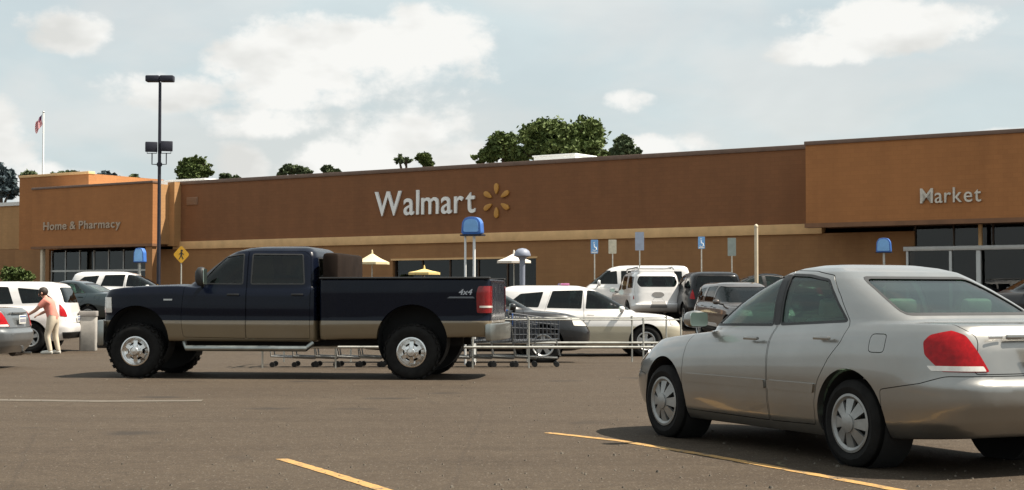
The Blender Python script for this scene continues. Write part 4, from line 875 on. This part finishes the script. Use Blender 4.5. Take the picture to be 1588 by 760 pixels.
# accessible bay signs in front of the wall
for px, y, z0, z1, w_, mat, pic, lab in ((922, 64, 2.05, 2.62, .30, bluel, 1, 'small blue parking sign with white symbol, leftmost of the row above the white van'),
        (950, 66, 2.1, 2.70, .34, pmat('cream_sign', (.55, .50, .38), .6, var=.15, vscale=8), 0, 'small cream parking sign, second of the row above the white van'), (992, 63, 2.15, 2.90, .36, pmat('pale_blue_sign', (.42, .47, .58), .5, var=.1, vscale=6), 0, 'pale blue parking sign above the roof of the boxy wagon'),
        (1088, 64, 2.25, 2.75, .28, bluel, 1, 'small bright blue parking sign above the brown grey suv'), (1135, 64, 1.95, 2.70, .34, pmat('pale_green_sign', (.34, .38, .34), .6, var=.1, vscale=6), 0, 'pale green grey parking sign left of the tan post')):
    g_ = on_ground(px, y); r_ = empty('parking_sign', g_, R(-6), lab, 'sign', 'parking signs along the store front'); zo = .5
    MB().tube([(0, 0, 0), (0, 0, z1+zo)], .025, 8).build('post', galv, r_, smooth=60)
    b_ = MB().prism(round_poly([(-w_/2, z0+zo), (w_/2, z0+zo), (w_/2, z1+zo), (-w_/2, z1+zo)], .03), 'y', -.045, -.03).build('plate', mat, r_)
    if pic:
        q = MB(); zc = (z0+z1)/2+zo; q.tube([(.07*math.cos(R(200+k*20)), -.05, zc-.08+.09*math.sin(R(200+k*20))) for k in range(11)], .014, 5); q.tube([(-.02, -.05, zc+.1), (-.01, -.05, zc-.02), (.06, -.05, zc-.03), (.09, -.05, zc-.13)], .017, 5); q.box((-.02, -.048, zc+.16), (.05, .006, .05)); q.build('wheelchair_symbol', let, b_)
        MB().box((0, -.047, z0+zo+.05), (w_*.8, .004, .05)).build('text_strip', let, b_)
# tan post and grey dome-capped post
g_ = on_ground(1173, 50); r_ = empty('tan_post', g_, 0, 'tall tan steel post above the hood line of the silver sedan', 'post'); MB().tube([(0, 0, 0), (0, 0, 3.55-g_.z)], .062, 14).build('shaft', tanpost, r_, smooth=60); MB().lathe([(.062, 3.5-g_.z), (.07, 3.52-g_.z), (.06, 3.58-g_.z), (0, 3.62-g_.z)], 'z', 14).build('cap', tanpost, r_, smooth=60); MB().lathe([(.14, 0), (.14, .03), (.07, .05)], 'z', 14).build('base_flange', tanpost, r_)
g_ = on_ground(810, 60); r_ = empty('dome_capped_post', g_, 0, 'grey post with a domed cap behind the dark grey sedan', 'post'); greyb = pmat('blue_grey_paint', (.22, .24, .30), .5, var=.1, vscale=4); zt_ = 3.12-g_.z
MB().tube([(0, 0, 0), (0, 0, zt_-.25)], [.10, .11], 14).build('shaft', greyb, r_, smooth=60); MB().lathe([(.11, zt_-.45), (.16, zt_-.34), (.32, zt_-.28), (.33, zt_-.24), (.27, zt_-.08), (.15, zt_), (0, zt_+.03)], 'z', 24).build('dome_cap', greyb, r_, smooth=40)
# concrete waste bin by the left entrance drive
g_ = on_ground(138, 41.5); r_ = empty('concrete_bin', g_, R(10), 'square concrete waste bin in front of the truck bumper', 'waste bin')
MB().prism(round_poly([(-.22, -.22), (.22, -.22), (.22, .22), (-.22, .22)], .05), 'z', 0, .92).build('bin_body', concrete, r_, .012); MB().prism(round_poly([(-.24, -.24), (.24, -.24), (.24, .24), (-.24, .24)], .06), 'z', .92, 1.06).build('lid', pmat('bin_lid', (.26, .24, .22), .8, var=.15), r_, .03); MB().lathe([(.12, 1.058), (.13, 1.07), (.10, 1.072)], 'z', 18).build('opening_ring', blackp, r_)
# patio umbrellas set out in front of the wall
def umbrella(px, y, zr, rad, rise, mat, label):
    g_ = on_ground(px, y); r_ = empty('patio_umbrella', g_, R(px % 40), label, 'umbrella', 'patio umbrellas on show'); z = zr-g_.z; n = 8
    b = MB(); V = [(0, 0, z+rise)]
    for k in range(n*2):
        a = math.pi*k/n; f = 1 if k % 2 == 0 else .94; V += [(rad*.5*f*math.cos(a), rad*.5*f*math.sin(a), z+rise*.42), (rad*f*math.cos(a), rad*f*math.sin(a), z), (rad*f*math.cos(a), rad*f*math.sin(a), z-.10)]
    F = []
    for k in range(n*2):
        i, j = 1+3*k, 1+3*((k+1) % (n*2)); F += [(0, i, j), (i, i+1, j+1, j), (i+1, i+2, j+2, j+1)]
    b.add(V, F); b.build('canopy', mat, r_, smooth=20, recalc=False)
    MB().lathe([(0, z+rise+.16), (.03, z+rise+.12), (.05, z+rise-.02)], 'z', 10).build('finial', mat, r_); MB().tube([(0, 0, 0), (0, 0, z+rise)], .025, 8).build('pole', galv, r_, smooth=60); MB().lathe([(0, 0), (.28, 0), (.28, .06), (.05, .12), (.05, .3)], 'z', 18).build('base', blackp, r_)
umbrella(577, 70, 2.82, .80, .42, pmat('cream_canvas', (.66, .55, .34), .9, var=.1, vscale=3), 'cream patio umbrella above the front of the truck bed')
umbrella(658, 66, 2.30, .70, .16, pmat('yellow_canvas', (.66, .50, .20), .9, var=.1, vscale=3), 'low yellow patio umbrella above the middle of the truck bed')
umbrella(797, 69, 2.86, .76, .34, pmat('white_canvas', (.74, .68, .60), .9, var=.08, vscale=3), 'white patio umbrella behind the dome capped post')

# ------------------------------------------------------------------ cart corral, carts and the low stone border
g0 = on_ground(860, 27.6); r_ = empty('cart_corral', g0, 0, 'pale steel rail cart corral between the truck tail and silver sedan', 'cart corral')
xa, xb, ya, yb = -5.2, 2.25, 0, 2.6
for y_ in (ya, yb):
    for z in (.37, .86): MB().tube([(xa, y_, z), (xb, y_, z)], .024 if z < .5 else .013, 8).build('rail', galv, r_, smooth=60)
    for x_ in (-5.2, -3.9, -2.6, -1.46, -.46, 1.58, 2.25): MB().tube([(x_, y_, 0), (x_, y_, .9)], .017, 8).build('post', galv, r_, smooth=60)
for z in (.37, .86): MB().tube([(xa, ya, z), (xa, yb, z)], .024, 8).build('end_rail', galv, r_, smooth=60)
cframe = pmat('cart_frame', (.40, .40, .385), .4, .5, var=.15, vscale=9)
wire = pmat('cart_wire', (.12, .125, .135), .45, .5, var=.2, vscale=9)
def make_cart():
    c = empty('shopping_cart', (0, 0, 0), 0, 'grey wire shopping cart nested in the row inside the corral', 'shopping cart', 'shopping carts nested in the corral')
    b = MB(); t_ = .0042
    def q(u, v): return Vector((-.42+u*.86, (-.5+v)*(.58-.14*u), 0))
    def zt(u): return .98-.12*u
    def zb_(u): return .46+.05*u
    for v in (0, 1):
        for i in range(13): u = i/12; p_ = q(u, v); b.tube([p_+Vector((0, 0, zb_(u))), p_+Vector((0, 0, zt(u)))], t_, 4)
        for k in range(5): b.tube([q(0, v)+Vector((0, 0, zb_(0)+(zt(0)-zb_(0))*k/4)), q(1, v)+Vector((0, 0, zb_(1)+(zt(1)-zb_(1))*k/4))], t_, 4)
    for i in range(9):
        v = i/8; b.tube([q(0, v)+Vector((0, 0, zb_(0))), q(1, v)+Vector((0, 0, zb_(1))), q(1, v)+Vector((0, 0, zt(1)))], t_, 4)
        b.tube([q(0, v)+Vector((0, 0, zb_(0))), q(0, v)+Vector((0, 0, zt(0)))], t_, 4)
    for u in (.2, .4, .6, .8, 1): b.tube([q(u, 0)+Vector((0, 0, zb_(u))), q(u, 1)+Vector((0, 0, zb_(u)))], t_, 4)
    b.build('basket', wire, c, weld=False)
    f = MB()
    for s_ in (-1, 1):
        f.tube([(-.50, s_*.29, 1.02), (-.42, s_*.28, .72), (-.36, s_*.27, .20), (.42, s_*.20, .16)], .018, 6); f.tube([(-.38, s_*.27, .44), (.40, s_*.2, .48), (.46, s_*.2, .2)], .012, 6)
    f.tube([(.42, -.2, .16), (.42, .2, .16)], .016, 6)
    for y_ in (-.15, -.05, .05, .15): f.tube([(-.36, y_, .19), (.42, y_*.75, .16)], .009, 4); f.tube([(-.36, -.27, .2), (-.36, .27, .2)], .012, 6); f.build('frame', cframe, c, smooth=60, weld=False)
    MB().tube([(-.50, -.30, 1.02), (-.50, .30, 1.02)], .02, 8).build('handle', bluep, c, smooth=60); MB().box((-.40, 0, .86), (.012, .46, .22)).build('seat_flap', bluep, c, .004)
    for x_, y_ in ((-.34, .26), (-.34, -.26), (.40, .19), (.40, -.19)): MB().lathe([(0, -.014), (.046, -.014), (.05, 0), (.046, .014), (0, .014)], 'y', 14, (x_, y_, .05)).build('caster', blackp, c, smooth=40)
    return c
ct = make_cart()
CL = 'leftmost second third fourth fifth sixth seventh eighth ninth tenth eleventh rightmost'.split()
for i in range(12):
    c = ct if i == 0 else copy_tree(ct)
    c.location = g0+Vector((-4.75+i*.40, .62+.02*(i % 3), 0)); c.rotation_euler = (0, 0, R(1.5-(i % 5)*.7)); c.location.z = gz(c.location.y)
    c['label'] = 'grey wire shopping cart, '+CL[i]+(' from the left' if 0 < i < 11 else '')+' in the long nested row behind the truck'
# grit and crumbs of asphalt lying on the lot
rg_ = random.Random(11); gb = MB()
for i in range(900):
    y_ = 9+rg_.random()**1.6*16; x_ = rg_.uniform(-.36, .36)*y_; r0 = rg_.uniform(.004, .014)*(1.6 if rg_.random() < .06 else 1)
    P_ = [Vector((math.cos(a)*r0*rg_.uniform(.6, 1.2), math.sin(a)*r0*rg_.uniform(.6, 1.2), 0)) for a in (0, 1.6, 3.1, 4.7)]
    gb.add([(x_+p.x, y_+p.y, gz(y_)-.001) for p in P_]+[(x_+p.x*.5, y_+p.y*.5, gz(y_)+r0*rg_.uniform(.5, .9)) for p in P_], [(0, 1, 5, 4), (1, 2, 6, 5), (2, 3, 7, 6), (3, 0, 4, 7), (4, 5, 6, 7)])
tag(gb.build('asphalt_grit', pmat('grit', (.11, .095, .075), .95, var=.5, vscale=2.5), weld=False), 'loose grit scattered over the asphalt', 'grit', kind='stuff')

# ------------------------------------------------------------------ trees behind the store
bark = pmat('bark', (.07, .05, .035), .95, var=.3, vscale=3, bump=.6, bscale=8)
def leaf_mat(name, a, b_):
    m = bpy.data.materials.new(name); m.use_nodes = True; t = NT(m.node_tree); b = t.n['Principled BSDF']; V = t.node('ShaderNodeTexCoord').outputs['Object']
    c = t.mix(t.ramp(t.noise(V, .7, 4, .6), [(.35, g3(0)), (.65, g3(1))]), (*a, 1), (*b_, 1)); c = t.mix(t.ramp(t.noise(V, 5, 3), [(.4, g3(0)), (.7, g3(.5))]), c, tuple(x*1.5 for x in b_)+(1,))
    t.l.new(c, b.inputs['Base Color']); b.inputs['Roughness'].default_value = .7; b.inputs['Specular IOR Level'].default_value = .25; return m
leafA = leaf_mat('oak_leaf', (.045, .070, .018), (.095, .125, .036)); leafB = leaf_mat('distant_leaf', (.050, .075, .035), (.090, .115, .055)); leafC = leaf_mat('hazy_leaf', (.05, .07, .085), (.07, .095, .10))
def tree(name, px, y, lobes, n, leaf, mat, label, base=.5, group='trees behind the store'):
    """lobes: (pixel x, pixel y of centre, half width px, half height px, depth factor)"""
    k = y/2400; X0 = (px-794)*k; r_ = empty(name, (X0, y, base), 0, label, 'tree', group); rn = random.Random(int(px*7+y)); L_ = []
    for lx, ly, hw, hh in lobes: L_.append((Vector(((lx-px)*k, rn.uniform(-.3, .3)*hw*k, EYE+(460-ly)*k-base)), hw*k, hh*k))
    zmin = min(c.z-rz_*.6 for c, _, rz_ in L_); tr = MB(); rad = max(.18, zmin*.028)
    fork = Vector((0, 0, zmin*.82)); tr.tube([(0, 0, -.2), (0.08, 0, zmin*.4), fork], [rad*1.35, rad, rad*.85], 10)
    for c, rx, rz_ in L_:
        mid = fork.lerp(c, .5)+Vector((rn.uniform(-.4, .4), rn.uniform(-.4, .4), .3)); tr.tube([fork, mid, c], [rad*.6, rad*.4, rad*.16], 7)
        for _ in range(5):
            d = Vector((rn.gauss(0, 1), rn.gauss(0, 1), rn.gauss(.3, .7))).normalized(); tr.tube([mid.lerp(c, rn.uniform(.3, 1)), c+Vector((d.x*rx*.8, d.y*rx*.8, d.z*rz_*.8))], [rad*.18, rad*.05], 5)
    tr.build('trunk', bark, r_, smooth=60, weld=False)
    V = []; F = []; tot = sum(rx*rx*rz_ for _, rx, rz_ in L_)
    for c, rx, rz_ in L_:
        cnt = int(n*rx*rx*rz_/tot); ncl = max(14, cnt//26); cl_ = []
        while len(cl_) < ncl:                              # leaf clumps through the crown, denser near the shell
            d = Vector((rn.gauss(0, 1), rn.gauss(0, 1), rn.gauss(0, 1))).normalized(); r0 = rn.uniform(.35, 1)**.55
            r0 *= .82+.36*mnoise.noise(d*2.3+c*.4)
            cl_.append((c+Vector((d.x*rx*r0, d.y*rx*r0, d.z*rz_*r0)), rn.uniform(.10, .24)*min(rx, rz_)))
        for i in range(cnt):
            cc, cr = cl_[rn.randrange(ncl)]; p_ = cc+Vector((rn.gauss(0, .6), rn.gauss(0, .6), rn.gauss(0, .45)))*cr
            a = Vector((rn.gauss(0, 1), rn.gauss(0, 1), rn.gauss(0, .6))).normalized(); b = a.cross(Vector((rn.gauss(0, 1), rn.gauss(0, 1), rn.gauss(0, 1)))).normalized(); s_ = leaf*rn.uniform(.55, 1.25); o = len(V)
            V += [tuple(p_-a*s_), tuple(p_+b*s_*.55), tuple(p_+a*s_), tuple(p_-b*s_*.55)]; F.append((o, o+1, o+2, o+3))
    me = bpy.data.meshes.new('crown'); me.from_pydata(V, [], F); link('crown', me, mat, r_)
    return r_
tree('oak_tree', 870, 170, [(865, 222, 48, 42), (835, 215, 36, 32), (905, 218, 36, 38), (922, 200, 22, 22), (850, 196, 26, 20), (880, 235, 62, 22), (812, 235, 26, 22)], 24000, .30, leafA, 'largest dark green oak above the roof, right of the store name')
tree('oak_tree', 775, 176, [(778, 225, 26, 24), (760, 240, 24, 14), (792, 238, 20, 18), (745, 246, 16, 8)], 8000, .28, leafA, 'smaller oak joined to the left flank of the largest tree')
tree('oak_tree', 966, 186, [(966, 225, 17, 19), (982, 238, 16, 9), (955, 240, 14, 14)], 5500, .28, leafB, 'small round oak just right of the largest tree')
tree('maple_tree', 298, 190, [(288, 262, 16, 20), (308, 260, 17, 19), (324, 264, 8, 12), (298, 275, 26, 14)], 8000, .28, leafA, 'dark green tree right of the lamp post')
tree('small_tree', 166, 260, [(167, 275, 18, 10), (160, 279, 16, 8)], 1800, .5, leafC, 'bluish distant tree left of the lamp post')
tree('small_tree', 207, 240, [(207, 278, 14, 8), (216, 283, 10, 6)], 1500, .45, leafB, 'low green distant tree next to the bluish one')
tree('small_tree', 455, 200, [(452, 262, 20, 9), (470, 266, 16, 7), (436, 268, 10, 6)], 4000, .28, leafB, 'low spreading tree over the left part of the store roof')
tree('small_tree', 512, 205, [(508, 264, 12, 8), (522, 267, 8, 6)], 1500, .36, leafB, 'little tree second from the left over the middle roof')
tree('sparse_tree', 622, 180, [(618, 246, 11, 8), (630, 249, 8, 7)], 420, .30, leafB, 'thin sparse tree above the white roof section')
tree('small_tree', 657, 178, [(656, 245, 13, 10), (664, 252, 10, 7)], 1700, .34, leafA, 'small round dark tree above the store name')
tree('edge_tree', 2, 150, [(2, 280, 24, 22), (-14, 268, 20, 24), (12, 296, 16, 16)], 5200, .38, leafC, 'dark tree at the far left edge of the picture')
tree('small_tree', 106, 200, [(106, 270, 20, 6), (92, 273, 14, 5)], 1500, .4, leafB, 'low distant tree peeping over the raised parapet', base=.5)
tree('small_tree', 46, 200, [(46, 271, 12, 5), (38, 273, 10, 4)], 900, .4, leafB, 'low distant tree left of the flagpole base', base=.5)
tree('small_tree', 348, 230, [(348, 274, 12, 5), (362, 276, 10, 4)], 1000, .4, leafB, 'low distant tree right of the dark green tree', base=.5)
tree('shrub', 27, 80, [(18, 428, 16, 14), (38, 430, 14, 12), (28, 424, 14, 12)], 2600, .13, leafA, 'dark clipped shrub near the left entrance column', group='shrubs by the store')

# ------------------------------------------------------------------ person bending at the car
def person(loc, rz, label):
    root = empty('person', loc, rz, label, 'person')
    # joints: x forward (leaning direction), y left, z up
    J = {'pel': ((0, 0, .90), .125), 'belly': ((.05, 0, 1.05), .135), 'chest': ((.13, 0, 1.24), .145), 'up': ((.19, 0, 1.36), .10), 'neck': ((.225, 0, 1.43), .055), 'headb': ((.26, 0, 1.485), .075), 'head': ((.30, 0, 1.55), .10), 'crown': ((.32, 0, 1.615), .075)}
    E = [('pel', 'belly'), ('belly', 'chest'), ('chest', 'up'), ('up', 'neck'), ('neck', 'headb'), ('headb', 'head'), ('head', 'crown')]
    for s, n in ((1, 'L'), (-1, 'R')):
        fwd = .05 if s > 0 else -.06
        J.update({'sh'+n: ((.165, s*.17, 1.34), .075), 'el'+n: ((.33+fwd, s*.24, 1.12), .048), 'wr'+n: ((.52+fwd, s*.20, 1.02), .034), 'pa'+n: ((.58+fwd, s*.19, .99), .040),
                  'hip'+n: ((0.01, s*.10, .86), .105), 'kn'+n: ((.07+fwd, s*.12, .48), .065), 'an'+n: ((-.02+fwd, s*.12, .09), .045), 'heel'+n: ((-.03+fwd, s*.12, .045), .042), 'toe'+n: ((.17+fwd, s*.14, .04), .036)})
        E += [('up', 'sh'+n), ('sh'+n, 'el'+n), ('el'+n, 'wr'+n), ('wr'+n, 'pa'+n), ('pel', 'hip'+n), ('hip'+n, 'kn'+n), ('kn'+n, 'an'+n), ('an'+n, 'heel'+n), ('heel'+n, 'toe'+n)]
        px_, py_, pz_ = J['pa'+n][0]
        for i, (dy, ln) in enumerate(((.030, .075), (.011, .085), (-.010, .08), (-.029, .065))):
            J['k%d%s' % (i, n)] = ((px_+.035, py_+dy, pz_-.018), .0095); J['f%d%s' % (i, n)] = ((px_+.035+ln*.45, py_+dy*1.1, pz_-.04), .0085); J['t%d%s' % (i, n)] = ((px_+.035+ln*.6, py_+dy*1.1, pz_-.04-ln*.42), .008)
            E += [('pa'+n, 'k%d%s' % (i, n)), ('k%d%s' % (i, n), 'f%d%s' % (i, n)), ('f%d%s' % (i, n), 't%d%s' % (i, n))]
        J['th'+n] = ((px_+.01, py_-s*.045, pz_-.02), .011); J['tt'+n] = ((px_+.045, py_-s*.055, pz_-.045), .009); E += [('pa'+n, 'th'+n), ('th'+n, 'tt'+n)]
    names = list(J); me = bpy.data.meshes.new('body'); me.from_pydata([J[k][0] for k in names], [(names.index(a), names.index(b)) for a, b in E], [])
    o = bpy.data.objects.new('body', me); TS.collection.objects.link(o); md = o.modifiers.new('s', 'SKIN')
    if not me.skin_vertices: pass
    for i, k in enumerate(names):
        sv_ = me.skin_vertices[0].data[i]; sv_.radius = (J[k][1],)*2; sv_.use_root = (k == 'pel')
    o.modifiers.new('sub', 'SUBSURF').levels = 2; o.modifiers['sub'].render_levels = 2
    TS.view_layers[0].update(); dg = TS.view_layers[0].depsgraph; dg.update(); bm_ = bpy.data.meshes.new_from_object(o.evaluated_get(dg)); bpy.data.objects.remove(o)
    skin = pmat('skin', (.50, .27, .19), .55, var=.06, vscale=10)
    link('body', bm_, skin, root, 180)
    def near(co):
        best = None
        for a, b in E:
            A, B_ = Vector(J[a][0]), Vector(J[b][0]); t = max(0, min(1, (co-A).dot(B_-A)/max(1e-9, (B_-A).length_squared))); d = (A+(B_-A)*t-co).length-.5*(J[a][1]*(1-t)+J[b][1]*t)
            if best is None or d < best[0]: best = (d, a, b, t)
        return best
    def cloth(nm, test, thick, mat):
        bm = bmesh.new(); bm.from_mesh(bm_); bm.normal_update(); kill = [f for f in bm.faces if not test(*near(f.calc_center_median())[1:])]
        no = {v: v.normal.copy() for v in bm.verts}
        for v in bm.verts: v.co += no[v]*thick
        bmesh.ops.delete(bm, geom=kill, context='FACES'); todo = set(bm.faces); best = []
        while todo:                                        # keep one connected garment piece
            st_ = [todo.pop()]; isl = list(st_)
            while st_:
                for e_ in st_.pop().edges:
                    for f2 in e_.link_faces:
                        if f2 in todo: todo.discard(f2); st_.append(f2); isl.append(f2)
            if len(isl) > len(best): best = isl
        keep = set(best); bmesh.ops.delete(bm, geom=[f for f in bm.faces if f not in keep], context='FACES'); c_ = bpy.data.meshes.new(nm); bm.to_mesh(c_); bm.free(); link(nm, c_, mat, root, 180)
    cloth('shirt', lambda a, b, t: (a, b) in (('belly', 'chest'), ('chest', 'up'), ('up', 'shL'), ('up', 'shR')) or (a == 'pel' and b == 'belly') or (a[:2] == 'sh' and t < .55), .018, pmat('salmon_shirt', (.62, .22, .17), .9, var=.12, vscale=9, bump=.4, bscale=20))
    for n in 'LR':
        cloth('trouser_leg', lambda a, b, t: (a[:3] == 'hip' and a[-1] == n) or (a == 'pel' and b == 'hip'+n) or (a == 'kn'+n), .014, pmat('beige_trousers', (.55, .47, .36), .9, var=.1, vscale=9))
    for s, n in ((1, 'L'), (-1, 'R')):
        hx, hy, _ = J['heel'+n][0]; tx, ty, _ = J['toe'+n][0]
        sh = MB().tube([(hx-.045, hy, .05), (hx, hy, .055), (hx+.10, (hy+ty)/2, .052), (tx+.01, ty, .042), (tx+.05, ty, .035)], [.035, .052, .05, .045, .025], 10); sh.build('shoe', pmat('white_shoes', (.6, .58, .52), .7), root, smooth=60)
    h = MB().lathe([(0, -.115), (.07, -.10), (.115, -.04), (.122, .02), (.10, .08), (.05, .118), (0, .125)], 'z', 18); rot = Matrix.Rotation(.35, 3, 'Y')
    h.v = [tuple(rot @ (Vector(v)*1.0)+Vector((.285, 0, 1.588))) for v in h.v if True]; h.build('hair', pmat('dark_hair', (.025, .017, .012), .7, var=.3, vscale=30), root, smooth=60)
    fx = MB(); fr_ = Vector((.375, 0, 1.53)); fx.lathe([(0, -.03), (.016, -.01), (.02, .01), (0, .03)], 'z', 8, tuple(fr_+Vector((.03, 0, -.01)))); fx.build('nose', skin, root, smooth=60)
    for s in (1, -1):
        MB().lathe([(0, -.01), (.012, 0), (0, .01)], 'x', 8, tuple(fr_+Vector((.022, s*.033, .025)))).build('eye', pmat('eye', (.02, .015, .01), .3), root); MB().lathe([(0, -.035), (.02, -.02), (.022, .01), (0, .035)], 'z', 8, (.275, s*.118, 1.55)).build('ear', skin, root, smooth=60)
    MB().box(tuple(fr_+Vector((.018, 0, -.055))), (.012, .045, .01)).build('mouth', pmat('lips', (.36, .13, .11), .6), root)
    return root
pp = on_ground(84, 39.6); person(pp, R(172), 'person in salmon shirt and beige trousers bending forward behind the grey sedan')

bpy.data.scenes.remove(TS)
for o_ in (_oa, _ob): bpy.data.objects.remove(o_)
for me_ in list(bpy.data.meshes):
    if me_.users == 0: bpy.data.meshes.remove(me_)
